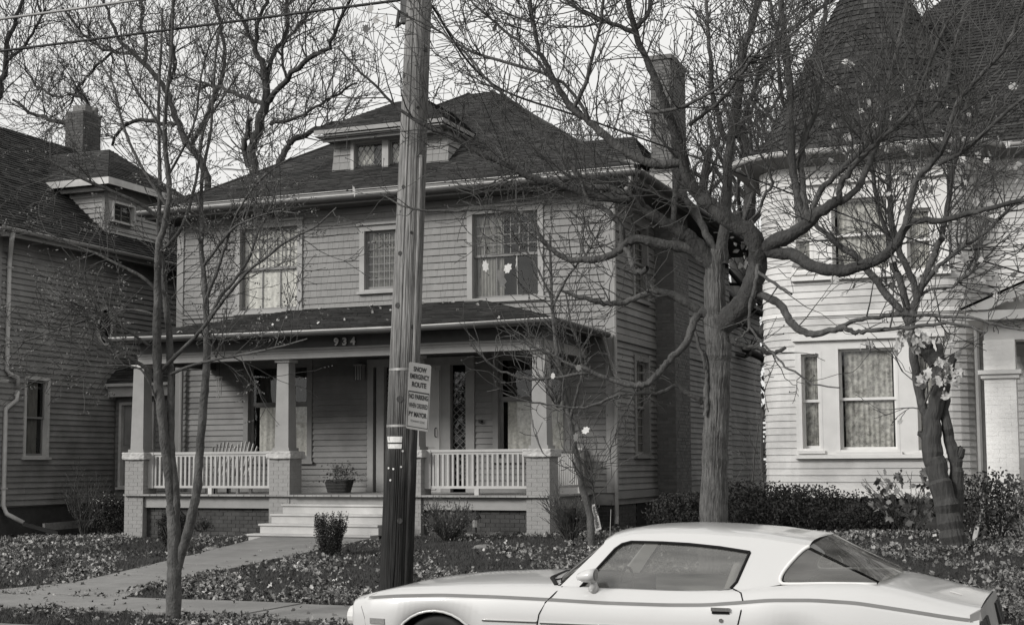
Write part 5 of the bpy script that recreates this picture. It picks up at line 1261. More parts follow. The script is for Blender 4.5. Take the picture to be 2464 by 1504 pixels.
wire([P(1042, 22, 13.1), P(1190, 235, 19), P(1330, 480, 26.8)], .007, 'wire_black', 'thin black wire slanting down behind branches to the right part of the eave')
# ------------------------------------------------------------------ trees
npv = lambda v: np.array([v[0], v[1], v[2]], float)
def spawn(tb, pts, rr, n, rng, L, r, lev, t0=.25, upb=.5, **kw):
    """side shoots along a path"""
    m = len(pts)
    for _ in range(n):
        i = int(rng.uniform(t0, .98)*(m-1)); d = pts[min(i+1, m-1)]-pts[i]; d = d/(np.linalg.norm(d)+1e-9)
        o = np.cross(d, np.array([rng.gauss(0, 1), rng.gauss(0, 1), rng.gauss(0, 1)])); o /= np.linalg.norm(o)+1e-9
        nd = d*rng.uniform(.2, .9)+o*.8+np.array([0, 0, rng.uniform(-.15, 1)*upb]); nd /= np.linalg.norm(nd)
        grow(tb, pts[i], nd, L*rng.uniform(.5, 1.2), min(r, rr[i]*.6)*rng.uniform(.7, 1.1), lev, rng, **kw)

# ---- the maple in front (behind the car)
rm = random.Random(21)
MP = thing('maple_tree', 'bare maple with thick dark curving limbs and sturdy trunk rising behind the car roof', 'tree', tuple(P(1714, 1490, 13.3)[:2])+(.14,))
MY = 13.3
tb = TB()
p, r = traced([(1714, 1530), (1714, 1400), (1716, 1265), (1720, 1130), (1724, 1000), (1727, 900), (1728, 830), (1722, 770), (1720, 700), (1721, 640), (1728, 600)], [36, 33, 32, 31, 30, 29, 31, 29, 25, 24, 19], MY, MY, rm, per=5, jit=.003)
bark_tube([np.array(p[0])*1.0]+p[1:], r, 64, .035, rm).build('trunk', 'bark_trunk', MP)
LIMBS = [  # path, radii, end depth shift, material, twigs
 ([(1727, 800), (1750, 770), (1785, 735), (1810, 690), (1820, 645), (1826, 600)], [20, 27, 26, 23, 22, 22], -.3, 0, 'bark_smooth'),
 ([(1828, 612), (1805, 562), (1760, 535), (1715, 497), (1680, 470), (1650, 415), (1636, 350), (1600, 252), (1564, 162), (1528, 79), (1508, -20)], [20, 21, 19, 17, 15, 13, 12, 10, 8, 7, 6], -.9, 22, 'bark_smooth'),
 ([(1640, 388), (1593, 397), (1554, 389), (1500, 361), (1445, 317), (1409, 288), (1377, 260), (1337, 202), (1312, 151), (1294, 115), (1283, 54), (1274, -20)], [11, 11, 10, 9.5, 9, 8, 7.5, 6.5, 5.5, 5, 4.5, 4], -.7, 20, 'bark_smooth'),
 ([(1380, 262), (1406, 209), (1424, 144), (1442, 72), (1453, -10)], [5.5, 5, 4.5, 4, 3.5], -.3, 10, 'bark_smooth'),
 ([(1528, 79), (1480, 60), (1445, 50), (1391, 22), (1345, -15)], [6, 5, 4.5, 4, 3], -.2, 8, 'bark_smooth'),
 ([(1530, 70), (1558, 35), (1570, -20)], [6, 5, 4.5], 0, 3, 'bark_smooth'),
 ([(1828, 606), (1870, 580), (1930, 548), (1970, 512), (2008, 490), (2021, 478)], [17, 17, 15, 13, 11.5, 10], -.3, 4, 'bark_smooth'),
 ([(2019, 484), (2021, 447), (2044, 412), (2091, 361), (2131, 325), (2188, 270), (2222, 198), (2250, 120), (2300, 20)], [8, 8, 7, 6.5, 6, 5, 4.5, 4, 3], -.6, 16, 'bark_smooth'),
 ([(1950, 528), (1972, 465), (2008, 425), (2080, 357), (2138, 314), (2188, 296), (2243, 267), (2279, 198), (2292, 120), (2330, 10)], [8, 7.5, 7, 6.5, 6, 5, 4.5, 4, 3.5, 3], .8, 16, 'bark_smooth'),
 ([(2019, 487), (2062, 454), (2090, 395), (2116, 325), (2131, 216), (2152, 144), (2174, 54), (2185, -20)], [8, 8, 7.5, 7, 6, 5.5, 5, 4.5], .9, 14, 'bark_smooth'),
 ([(1835, 606), (1900, 611), (1954, 640), (2008, 651), (2062, 643), (2116, 622), (2152, 593), (2181, 546), (2203, 533), (2261, 530), (2333, 514), (2405, 496), (2490, 474)], [15, 14, 14, 13.5, 13, 12, 11.5, 9, 7.5, 7, 6, 5.5, 5], -1.0, 16, 'bark_smooth'),
 ([(2181, 546), (2188, 500), (2206, 433), (2261, 368), (2297, 270), (2315, 231), (2369, 173), (2423, 108), (2470, -10)], [8, 8, 7.5, 7, 6.5, 6, 5, 4.5, 4], -.5, 16, 'bark_smooth'),
 ([(2258, 397), (2300, 375), (2343, 343), (2405, 285), (2480, 222)], [5.5, 5, 5, 4.5, 4], -.2, 10, 'bark_smooth'),
 ([(1822, 708), (1864, 723), (1889, 748), (1904, 777), (1936, 799), (1965, 804), (2008, 795), (2037, 791), (2059, 798), (2098, 795), (2188, 789), (2261, 777), (2320, 784), (2370, 800)], [9, 9.5, 9, 9, 8.5, 8, 7, 6, 5.5, 5, 4.5, 4, 3, 2], -.9, 12, 'bark_smooth'),
 ([(2000, 797), (2050, 775), (2100, 766), (2160, 758), (2250, 760), (2330, 765), (2400, 782), (2480, 800)], [5, 5, 4.5, 4.5, 4, 3.5, 3, 2.5], -.2, 10, 'bark_smooth'),
 ([(1824, 620), (1822, 655), (1812, 700), (1803, 740), (1803, 788), (1790, 806), (1770, 820)], [5, 4.5, 4.5, 4, 3.5, 2.5, 2], -.8, 2, 'bark_smooth'),
 ([(1822, 650), (1850, 672), (1880, 692), (1905, 708)], [4, 3.8, 3.5, 3], -.5, 3, 'bark_smooth'),
 ([(1803, 788), (1830, 820), (1860, 850), (1890, 880), (1930, 905), (1960, 925), (2020, 933)], [3.2, 3, 2.8, 2.6, 2.4, 2, 1.5], -.4, 5, 'bark_smooth'),
 ([(1726, 660), (1700, 617), (1660, 572), (1635, 556), (1604, 536), (1574, 520), (1548, 498), (1530, 482), (1500, 480), (1427, 473), (1355, 447), (1283, 429), (1240, 408), (1204, 389), (1150, 368), (1103, 339), (1031, 307), (959, 263), (923, 224), (870, 175), (815, 118)], [20, 18, 16, 15, 13, 12, 11, 10, 9.5, 9, 8.5, 8, 7.5, 7, 6, 5.5, 4.5, 4, 3.2, 2.6, 1.8], -1.2, 34, 'bark_smooth'),
 ([(1533, 490), (1515, 470), (1490, 462), (1455, 450), (1420, 452), (1392, 425), (1355, 370), (1335, 345), (1310, 320), (1275, 278), (1240, 250), (1210, 228), (1170, 190), (1140, 150), (1100, 110)], [8, 7.5, 7.5, 7, 7, 6.5, 6, 5.5, 5, 4.5, 4, 3.5, 3, 2.5, 2], .3, 20, 'bark_smooth'),
 ([(1715, 640), (1682, 612), (1653, 597), (1604, 591), (1545, 577), (1508, 583), (1491, 599), (1466, 616), (1427, 624), (1373, 625), (1340, 609), (1301, 571), (1283, 535), (1247, 512), (1175, 503), (1121, 508), (1031, 506), (970, 497), (915, 465)], [14, 13.5, 12.5, 12, 11, 10, 9, 8.5, 8, 7, 6, 5, 4.5, 4, 3.3, 3, 2.8, 2.2, 1.5], -1.1, 22, 'bark_smooth'),
 ([(1498, 592), (1497, 557), (1491, 541), (1466, 512), (1440, 495), (1418, 486), (1400, 440), (1380, 400)], [8, 7.5, 7, 6, 5.5, 5, 4, 3], -.3, 8, 'bark_smooth'),
 ([(1499, 597), (1513, 610), (1522, 640), (1528, 655), (1545, 654), (1558, 645)], [6.5, 6.5, 6.5, 6.5, 6.5, 6], -.3, 0, 'bark_smooth'),
 ([(1717, 758), (1683, 747), (1647, 727), (1611, 708), (1580, 703), (1551, 708), (1515, 723), (1479, 730), (1443, 727), (1400, 716), (1352, 700)], [13, 11, 10, 9.5, 8.5, 7, 6.5, 6.5, 6, 5, 3], -.7, 14, 'bark_smooth'),
 ([(1575, 703), (1567, 680), (1560, 660)], [6, 5.5, 5], 0, 0, 'bark_smooth'),
 ([(1716, 768), (1690, 752), (1674, 764), (1664, 790), (1652, 825), (1623, 855), (1599, 880), (1582, 902), (1557, 922), (1532, 928), (1500, 922), (1445, 905), (1405, 885), (1370, 875), (1320, 850), (1280, 835), (1255, 822)], [14, 11, 9.5, 9, 8.5, 8, 8, 8, 7.5, 7, 6, 5, 4, 3.5, 2.8, 2.2, 1.5], -1.0, 20, 'bark_smooth'),
 ([(1535, 928), (1500, 918), (1450, 905), (1405, 898), (1340, 908), (1290, 912), (1240, 905), (1200, 890), (1165, 860), (1128, 826)], [4.5, 4.2, 4, 3.6, 3.4, 3.2, 3, 2.6, 2.2, 1.6], -.7, 10, 'bark_smooth'),
 ([(1694, 978), (1682, 962), (1650, 945), (1625, 928), (1592, 943), (1533, 947), (1480, 952), (1430, 975), (1380, 982), (1330, 975), (1265, 965), (1210, 945)], [6, 5.5, 5.2, 5, 4.8, 4.2, 3.8, 3.3, 3, 2.6, 2, 1.5], -.9, 12, 'bark_smooth'),
 ([(1672, 800), (1690, 850), (1700, 900), (1702, 960), (1697, 1000)], [4.5, 4.5, 4.5, 5, 6], 0, 2, 'bark_smooth'),
 ([(1750, 813), (1775, 828), (1799, 836), (1830, 838), (1845, 850), (1870, 848), (1890, 836)], [8, 7, 6.5, 6, 5.5, 5, 4], .4, 4, 'bark_smooth'),
 ([(1738, 640), (1740, 580), (1748, 505), (1750, 420), (1758, 343), (1774, 252), (1788, 126), (1806, 72), (1830, -20)], [15, 13, 12, 11, 10.5, 10, 9, 8, 7.5], .5, 16, 'bark_smooth'),
 ([(1757, 340), (1738, 317), (1722, 260), (1714, 216), (1709, 137), (1702, 60), (1698, -20)], [7, 6.5, 6, 5.5, 5, 4.5, 4], .3, 12, 'bark_smooth'),
 ([(1768, 330), (1788, 290), (1810, 230), (1828, 173), (1855, 125), (1882, 90), (1936, 47), (2026, -15)], [6.5, 6, 6, 5.5, 5.5, 5, 4.5, 4], .4, 14, 'bark_smooth'),
 ([(1722, 612), (1700, 565), (1672, 510), (1650, 478), (1640, 455)], [10, 9, 8, 7.5, 7], .3, 3, 'bark_smooth'),
 ([(1620, 545), (1620, 500), (1628, 450), (1634, 420)], [7, 7, 6.5, 6], .2, 2, 'bark_smooth'),
 ([(1936, 538), (1925, 505), (1912, 430), (1904, 361), (1900, 216), (1893, 126), (1882, 36), (1878, -20)], [10, 10, 9, 9, 8, 7, 6, 5], .3, 14, 'bark_smooth'),
 ([(1945, 530), (1932, 470), (1927, 379), (1942, 320), (1961, 270), (1972, 180), (1968, 108), (1983, 54), (1990, -20)], [8, 8, 7.5, 7, 7, 6, 5.5, 5, 4.5], .8, 14, 'bark_smooth'),
 ([(1893, 126), (1866, 60), (1850, -10)], [4, 3.5, 3], -.2, 4, 'bark_smooth'),
 ([(1829, 500), (1840, 470), (1860, 440), (1834, 380), (1820, 350)], [4, 3.5, 3.5, 3, 2.5], -.3, 5, 'bark_smooth'),
 ([(1660, 300), (1700, 270), (1740, 235), (1790, 170), (1830, 120), (1880, 90)], [5, 4.5, 4, 4, 3, 2.5], -.9, 10, 'bark_smooth'),
 ([(1554, 270), (1600, 268), (1660, 250), (1720, 215), (1780, 165), (1815, 120)], [5, 4.5, 4, 3.5, 3, 2.5], -1.0, 10, 'bark_smooth'),
 ([(1418, 286), (1370, 215), (1300, 175), (1200, 145), (1120, 118), (1050, 70), (1000, 20)], [4.5, 4, 3.8, 3.5, 3, 2.5, 2], -.4, 14, 'bark_smooth'),
 ([(1340, 210), (1280, 130), (1210, 70), (1150, 20), (1120, -10)], [4, 3.5, 3, 2.5, 2], -.3, 10, 'bark_smooth'),
]
REG = []
def toscreen(p):
    v = Vector(p)-Vector((0, 0, EYE)); z = v.dot(_f); return (CX+FPX*v.dot(CR)/z, PPY-FPX*v.dot(CU)/z)
def reg(p):
    for q in p: REG.append((*toscreen(q), q[1]))
def attach(a):
    return min(REG, key=lambda q: math.hypot(q[0]-a[0], q[1]-a[1]))[2] if REG else MY
reg(p)
twg = TB(); tips = []; DARK = (0, 1, 6, 10, 18)
for k, (px, rad, dy, nt, m) in enumerate(LIMBS):
    if k in DARK: m = 'bark_limb'
    py_ = sum(q[1] for q in px)/len(px)
    base = MY if k == 0 else attach(px[0])
    p, r = traced(px, rad, base, base+dy*.8, rm, per=4, jit=.005)
    reg(p)
    r = [q*(1+.10*max(0, math.sin(i*1.7+k*3))**6+rm.uniform(-.03, .03)) for i, q in enumerate(r)]
    if max(rad) > 9: bark_tube(p, r, 24, .04, rm, .45).build('limb', m, MP, smooth=True)
    else: t = TB(); t.tube(p, r, 8); t.build('limb', m, MP)
    if nt: spawn(twg, p, r, int(nt*(1.7 if py_ < 480 else .75)), rm, (.68 if py_ < 480 else .42), .009, 2, wig=.3, trop=.12, kids=((2, 4) if py_ < 480 else (1, 3)), ang=(.45, .95), kfac=.62, rfac=.62, rmin=.0035, tips=tips, taper=.45)
twg.build('twig', 'twig', MP, kind='stuff')
bd = TB()
for q in tips[::2]: bd.tube([q+np.array([0, 0, -.004]), q, q+np.array([0, 0, .012])], [.004, .009, .002], 4)
bd.build('bud', 'twig', MP, kind='stuff')
rs = np.random.RandomState(11)
lv = [(1205, 670, .17), (1243, 628, .12), (1222, 645, .10), (1168, 640, .10), (852, 460, .10), (1410, 1035, .08), (1386, 1052, .07), (1330, 905, .06), (1392, 885, .06), (1110, 60, .09), (1190, 68, .09), (925, 48, .10), (905, 50, .08), (880, 70, .08), (892, 22, .07), (845, 100, .08), (1120, 85, .08)]
for x, y, s in lv:
    leaf_obj('maple_leaf', [npv(P(x, y, 12.3))]*1, np.array([s*1.25]), 'leaf_pale', MP, rs, kind=None, shape=MAPLE, curl=.12, flat=.2)
cl = np.array([npv(P(1790+rs.normal()*16, 735-150+rs.normal()*38+10, 14.6)) for _ in range(26)])
leaf_obj('dead_leaves', cl, .11, 'leaf_litter', MP, rs, shape=OVAL, curl=.5, flat=.2)

# ---- young three-stemmed tree on the left, in the parking strip
rl = random.Random(5)
LT = thing('locust_tree', 'slim young tree forking into three stems with small leaflets, left of the front walk', 'tree', tuple(P(417, 1490, 13.3)[:2])+(.14,))
LY = 13.3; stems = [
 ([(417, 1505), (418, 1440), (419, 1380), (420, 1320), (418, 1260), (412, 1215)], [21, 20, 19, 19, 17, 15], 0),
 ([(413, 1225), (408, 1150), (398, 1080), (390, 1000), (382, 930), (379, 878), (377, 800), (379, 734), (380, 660), (382, 589), (395, 550), (400, 517), (407, 481), (407, 433), (400, 380), (397, 343), (400, 252), (411, 144), (415, 50), (417, -20)], [13, 13, 13, 12.5, 12, 12, 11, 10, 9.5, 9, 8, 7.5, 7, 7, 6.5, 6, 5, 4.5, 4, 3.5], -.2),
 ([(421, 1260), (424, 1200), (418, 1140), (412, 1080), (411, 1000), (411, 914), (407, 806), (398, 716), (394, 650), (385, 590), (382, 541), (384, 470), (384, 397), (382, 252), (388, 108), (390, 20)], [11, 10.5, 10, 9.5, 9.5, 9.5, 9, 8, 7, 6.5, 6, 5.5, 5, 4, 3, 2.5], .2),
 ([(422, 1385), (436, 1330), (452, 1280), (464, 1230), (474, 1180), (478, 1120), (482, 1060), (488, 1000), (493, 940), (497, 880), (498, 800), (496, 740), (490, 660), (484, 600), (486, 540), (484, 470), (490, 400), (505, 330), (512, 250), (518, 150), (530, 60)], [12, 13, 13, 12.5, 12, 11.5, 11, 11, 10.5, 10, 9, 8, 7, 6.5, 6, 5, 4.5, 4, 3.5, 3, 2.5], .3),
 ([(382, 920), (355, 890), (325, 868), (295, 848), (262, 820), (243, 800), (236, 780)], [6, 5.5, 5.5, 5, 4.5, 4, 3], -.6),
 ([(380, 845), (345, 822), (300, 790), (262, 768), (225, 745), (180, 735), (130, 728)], [4.5, 4, 4, 3.5, 3, 2.5, 2], -.8),
 ([(380, 700), (340, 665), (290, 640), (230, 610), (175, 590), (110, 560), (60, 540)], [5, 4.5, 4, 3.5, 3, 2.5, 2], -.7),
 ([(400, 540), (350, 500), (290, 470), (220, 440), (160, 410), (110, 380), (80, 350)], [6, 5.5, 5, 4.5, 4, 3, 2], -.9),
 ([(405, 500), (370, 450), (340, 400), (310, 340), (290, 280), (270, 200), (225, 130), (190, 80)], [5, 4.5, 4, 4, 3.5, 3, 2.5, 2], .3),
 ([(383, 610), (430, 560), (455, 500), (470, 440), (480, 380), (495, 300), (540, 230), (580, 170)], [6, 5, 4.5, 4, 4, 3.5, 3, 2], .4),
 ([(379, 900), (410, 870), (440, 840), (470, 810), (500, 775), (540, 720), (590, 660), (640, 620), (700, 575), (760, 545), (810, 500)], [6.5, 6, 5.5, 5, 5, 4.5, 4, 4, 3.5, 2.5, 2], -.9),
 ([(497, 780), (530, 715), (560, 680), (600, 620), (620, 560), (650, 500), (670, 440)], [6, 5, 4.5, 4, 3.5, 3, 2], .4),
 ([(495, 720), (520, 660), (540, 600), (560, 540), (590, 480), (640, 420), (700, 380)], [5, 4.5, 4, 3.5, 3, 2.5, 2], -.5),
 ([(490, 640), (520, 600), (560, 550), (600, 530), (660, 510), (720, 515)], [4, 4, 3.5, 3, 2.5, 2], -.7),
 ([(412, 900), (460, 880), (520, 865), (600, 850), (680, 832), (740, 815)], [4.5, 4, 4, 3.5, 2.5, 1.6], -.6),
 ([(388, 1000), (350, 900), (300, 880), (220, 880), (150, 860), (90, 850)], [3, 3, 2.5, 2, 2, 1.5], -.8),
 ([(378, 760), (320, 745), (240, 760), (150, 790), (60, 820), (0, 830)], [4, 3.5, 3, 2.8, 2.2, 1.6], -.5),
 ([(400, 430), (440, 360), (470, 290), (480, 210), (500, 120), (540, 40)], [4, 3.5, 3, 3, 2.5, 2], -.3),
 ([(398, 345), (370, 280), (330, 220), (300, 150), (290, 60)], [4, 3.5, 3, 2.5, 2], -.4),
]
tw = TB(); tips = []
for k, (px, rad, dy) in enumerate(stems):
    p, r = traced(px, rad, LY, LY+dy, rl, per=4, jit=.0022)
    if k < 4:
        r = [q*(1+.18*max(0, math.sin(i*2.1+k))**8) for i, q in enumerate(r)]
    r = [q*.88 for q in r]
    if k < 4: bark_tube(p, r, 22, .018, rl).build('trunk' if k == 0 else 'stem', 'bark_smooth', LT, smooth=True)
    else: t = TB(); t.tube(p, r, 7); t.build('limb', 'bark_smooth', LT)
    if k: spawn(tw, p, r, 22 if k < 4 else 16, rl, .5, .007, 2, t0=.3 if k >= 4 else .45, wig=.16, trop=.06, kids=(2, 3), ang=(.4, .9), kfac=.62, rfac=.6, rmin=.0035, tips=tips, taper=.4)
tw.build('twig', 'twig', LT, kind='stuff')
pp = []
for q in tips:
    if rl.random() < .8:
        d = np.array([rl.gauss(0, 1), rl.gauss(0, 1), rl.gauss(-.2, .5)]); d /= np.linalg.norm(d); s = np.cross(d, [0, 0, 1]); 
        for j in range(rl.randint(2, 8)): pp.append(q+d*j*.022+s*(.022 if j % 2 else -.022))
leaf_obj('leaflet', pp, .034, 'leaf_mid', LT, rs, shape=OVAL, curl=.2)

# ---- crooked sapling by the right porch pier
SP = ground_at(1425, 1322); rsap = random.Random(9)
ST_ = thing('sapling', 'thin crooked sapling leaning left in front of the right porch pier', 'sapling', tuple(SP))
tw = TB(); tips = []
for k, (px, rad) in enumerate([([(1425, 1330), (1422, 1280), (1418, 1230), (1402, 1180), (1392, 1120), (1380, 1060), (1368, 1000), (1355, 930), (1345, 880), (1335, 800), (1328, 720), (1325, 640), (1322, 560)], [10, 9.5, 9, 8.5, 7.5, 7, 7, 6.5, 6, 5, 4, 3, 2]),
        ([(1372, 1010), (1385, 960), (1400, 900), (1395, 840), (1375, 780), (1360, 700)], [4, 4, 3.5, 3, 2.5, 2]), ([(1352, 925), (1340, 980), (1330, 940), (1290, 900)], [3, 2.5, 2, 1.5]), ([(1440, 1240), (1428, 1180), (1418, 1120)], [2, 2, 2]),
        ([(1328, 720), (1290, 640), (1250, 590), (1200, 560)], [3, 2.5, 2, 1.5]), ([(1330, 740), (1370, 660), (1420, 600), (1450, 540)], [3, 2.5, 2, 1.5])]):
    p, r = traced(px, rad, SP.y, SP.y-.3*(k > 0), rsap, per=4, jit=.006); t = TB(); t.tube(p, r, 8); t.build('trunk' if k == 0 else 'limb', 'bark_smooth', ST_)
    spawn(tw, p, r, 16, rsap, .8, .012, 2, t0=.4, wig=.3, trop=.15, kids=(2, 3), rmin=.006, tips=tips)
tw.build('twig', 'twig', ST_, kind='stuff')

# ---- old gnarled tree before the white house
OP = ground_at(2292, 1316); ro = random.Random(31)
OT = thing('old_tree', 'old gnarled tree with broken stubs and pale maple leaves before the white bay house', 'tree', tuple(OP))
tw = TB(); tips = []; OY = OP.y
OL = [([(2300, 1340), (2292, 1290), (2280, 1230), (2268, 1180), (2255, 1130), (2245, 1090), (2243, 1040), (2250, 980), (2262, 930), (2258, 880), (2235, 850), (2225, 820)], [30, 28, 27, 26, 25, 24, 22, 19, 18, 19, 17, 12], 'bark_dark', 0),
 ([(2300, 1280), (2302, 1220), (2304, 1160), (2300, 1110), (2285, 1060), (2276, 1000), (2274, 930), (2268, 880)], [17, 16, 16, 15, 13, 12, 11, 10], 'bark_dark', 0),
 ([(2272, 925), (2285, 890), (2298, 855)], [11, 9, 9], 'bark_dark', 0),
 ([(2262, 900), (2262, 850), (2256, 815)], [10, 9, 7], 'bark_dark', 0), ([(2240, 860), (2215, 840), (2200, 815)], [14, 12, 10], 'bark_dark', 0),
 ([(2240, 1060), (2222, 1050), (2212, 1040)], [14, 9, 4], 'bark_dark', 0), ([(2300, 1110), (2312, 1090), (2308, 1075)], [12, 9, 5], 'bark_dark', 0),
 ([(2275, 1180), (2262, 1120), (2245, 1060), (2228, 1000), (2212, 940), (2203, 880), (2194, 830), (2186, 780), (2178, 720), (2167, 680), (2152, 640), (2140, 580)], [13, 12.5, 12, 11.5, 11, 10.5, 10, 9.5, 9, 8.5, 8, 7], 'bark_smooth', 16),
 ([(2194, 830), (2196, 760), (2206, 712), (2185, 650), (2160, 600), (2145, 540), (2140, 450), (2130, 350)], [9, 9, 9, 8, 8, 7, 6, 5], 'bark_smooth', 22),
 ([(2205, 720), (2230, 660), (2258, 590), (2275, 520), (2290, 430), (2310, 330), (2330, 230)], [8, 8, 8, 7, 6, 5, 4], 'bark_smooth', 24),
 ([(2180, 760), (2150, 730), (2110, 680), (2070, 630), (2020, 590), (1960, 540), (1940, 530)], [9, 9, 8.5, 8, 7, 5.5, 4], 'bark_smooth', 16),
 ([(2220, 690), (2260, 640), (2310, 600), (2370, 560), (2430, 500)], [6, 5, 5, 4, 3], 'bark_smooth', 18),
 ([(2190, 740), (2230, 700), (2290, 690), (2350, 640), (2400, 590)], [4, 4, 3.5, 3, 2], 'bark_smooth', 16),
 ([(2150, 600), (2120, 520), (2100, 420), (2080, 320), (2060, 200)], [6, 5.5, 5, 4, 3], 'bark_smooth', 20)]
for k, (px, rad, m, nt) in enumerate(OL):
    p, r = traced(px, rad, OY-.2*(k == 0), OY+ro.uniform(-.8, .2) if nt else OY, ro, per=4, jit=.008 if m == 'bark_smooth' else .010)
    if m == 'bark_dark': r = [q*ro.uniform(.94, 1.07) for q in r]
    t = TB() if m != 'bark_dark' else bark_tube(p, r, 40, .05, ro, .1)
    if m != 'bark_dark': t.tube(p, r, 9)
    t.build('trunk' if k == 0 else 'stub' if m == 'bark_dark' else 'limb', m, OT)
    if nt: spawn(tw, p, r, int(nt*1.1), ro, 1.2, .016, 2, t0=.3, wig=.3, trop=.12, kids=(2, 4), rmin=.006, tips=tips)
tw.build('twig', 'twig', OT, kind='stuff')
pp = [npv(P(2262+ro.gauss(0, 30), 900+ro.gauss(0, 34)+0, OY-.4)) for _ in range(34)]+[npv(P(2205+ro.gauss(0, 34), 805+ro.gauss(0, 22), OY-.4)) for _ in range(22)]
for q in pp: leaf_obj('maple_leaf', [q], np.array([ro.uniform(.12, .21)]), 'leaf_pale', OT, rs, kind=None, shape=MAPLE, curl=.5, flat=.3)
pp = [q+np.array([0, 0, -.03]) for q in tips if ro.random() < .10]+[npv(P(ro.uniform(2110, 2464), ro.uniform(180, 720), OY-ro.random())) for _ in range(40)]
leaf_obj('pale_leaves', pp, .15, 'leaf_pale', OT, rs, shape=MAPLE, curl=.3, flat=.3)

# ---- bare trees behind the houses
def far_tree(name, label, px, py0, Y, H_, spread, seed, paths=(), n=26, r0=.35, group=None, lean=0, lev=3, z0=0.3, shoots=1.0, m='bark_far', tm='twig_far', kids=(3, 4)):
    rg = random.Random(seed); b = P(px, py0, Y); base = np.array([b.x, Y, z0]); t = thing(name, label, 'tree', tuple(base), group)
    tw = TB(); lb = TB()
    if paths:
        for q, (pp_, rad, dy) in enumerate(paths):
            p, r = traced(pp_, [q*.8 for q in rad], Y, Y+dy, rg, per=4, jit=.04)
            if q == 0 and p[0][2] > z0+.3: p = [np.array([p[0][0], p[0][1], z0])]+p; r = [r[0]*1.3]+r
            tq = TB(); tq.tube(p, r, 8); tq.build('trunk' if q == 0 else 'limb', m, t)
            spawn(tw, p, r, int(n*shoots*1.25), rg, spread*.9, .03, lev-1, t0=.15, upb=.6, wig=.3, trop=.14, kids=kids, ang=(.4, 1.0), kfac=.6, rfac=.55, rmin=.010, taper=.4)
    else:
        p = [base+np.array([lean*k/8+rg.gauss(0, .12), rg.gauss(0, .12), H_*.62*k/8]) for k in range(9)]; r = list(np.linspace(r0, r0*.35, 9))
        p, r = smooth_path(p, r, 3); tq = TB(); tq.tube(p, r, 8); tq.build('trunk', m, t)
        for _ in range(n):
            i = int(rg.uniform(.3, 1)*(len(p)-1)); a = rg.uniform(0, 6.28); d = np.array([math.cos(a), math.sin(a), rg.uniform(.5, 1.6)]); d /= np.linalg.norm(d)
            grow(tw, p[i], d, spread*rg.uniform(.6, 1.1), r[i]*.5, lev, rg, wig=.32, trop=.15, kids=kids, ang=(.4, 1.0), kfac=.62, rfac=.55, rmin=.010, taper=.35, k=4)
    tw.build('crown', tm, t, kind='stuff'); return t
far_tree('bare_tree', 'tall bare tree with forking dark trunk behind the left slope of the porch house roof', 620, 400, 46, 20, 2.6, 41, paths=[
 ([(612, 420), (608, 360), (628, 300), (640, 230), (632, 160), (612, 120), (622, 60), (640, -10)], [15, 14, 14, 13, 10, 8, 6, 5], 0),
 ([(640, 250), (690, 190), (740, 145), (790, 115), (820, 50), (850, -20)], [9, 8, 8, 6, 5, 4], -2), ([(640, 260), (610, 240), (560, 225), (510, 205), (470, 215)], [7, 7, 6, 5, 4], 2),
 ([(612, 415), (592, 385), (588, 340), (606, 285)], [8, 8, 9, 8], 0), ([(636, 200), (660, 130), (690, 80), (690, 0), (700, -60)], [7, 7, 6, 5, 4], 2),
 ([(612, 120), (590, 60), (560, 20), (540, -40)], [6, 5, 4, 3], -1), ([(690, 190), (680, 120), (720, 60), (760, 0)], [5, 4, 4, 3], 0), ([(672, 400), (690, 362), (715, 332), (760, 312), (800, 296), (850, 290)], [11, 10, 9, 7, 5, 3], 2),
 ([(650, 300), (700, 290), (760, 260), (800, 235), (860, 200)], [6, 5, 4, 4, 3], 1)], n=17)
far_tree('bare_tree', 'tall bare tree behind the young street tree, limbs fanning above the left chimney', 480, 430, 50, 20, 2.8, 43, paths=[
 ([(500, 440), (478, 380), (440, 330), (420, 270), (400, 220), (350, 160), (300, 110), (270, 60), (250, 0)], [11, 11, 10, 9, 8, 7, 6, 5, 4], 0),
 ([(430, 300), (400, 300), (340, 290), (290, 310), (270, 350)], [6, 6, 6, 5, 4], 1), ([(400, 220), (420, 150), (410, 80), (420, 0)], [6, 6, 5, 4], -2),
 ([(350, 160), (350, 100), (340, 40), (350, -20)], [6, 5, 4, 3], 1), ([(460, 350), (500, 270), (530, 210), (540, 140), (530, 60), (520, 0)], [8, 8, 7, 6, 5, 4], 0), ([(320, 130), (250, 120), (200, 80), (150, 20)], [5, 4, 4, 3], 0), ([(300, 110), (230, 160), (190, 210), (170, 250)], [4, 4, 4, 3], 1)], n=18)
far_tree('bare_tree', 'bare tree whose branches reach in from the top left corner above the clapboard house', 40, 300, 48, 18, 2.6, 44, paths=[
 ([(-30, 340), (-10, 250), (10, 180), (20, 100), (40, 40), (60, -20)], [12, 10, 9, 7, 6, 5], 0), ([(200, 340), (170, 300), (120, 290), (70, 270), (30, 240)], [8, 7, 6, 5, 4], 0), ([(10, 150), (60, 110), (90, 60), (110, 20)], [5, 4, 4, 3], 0), ([(200, 340), (215, 270), (200, 235), (130, 228), (80, 200), (60, 160)], [6, 5, 5, 4, 3, 3], 0)], n=20)
G_ = 'bare trees massed behind the porch house'
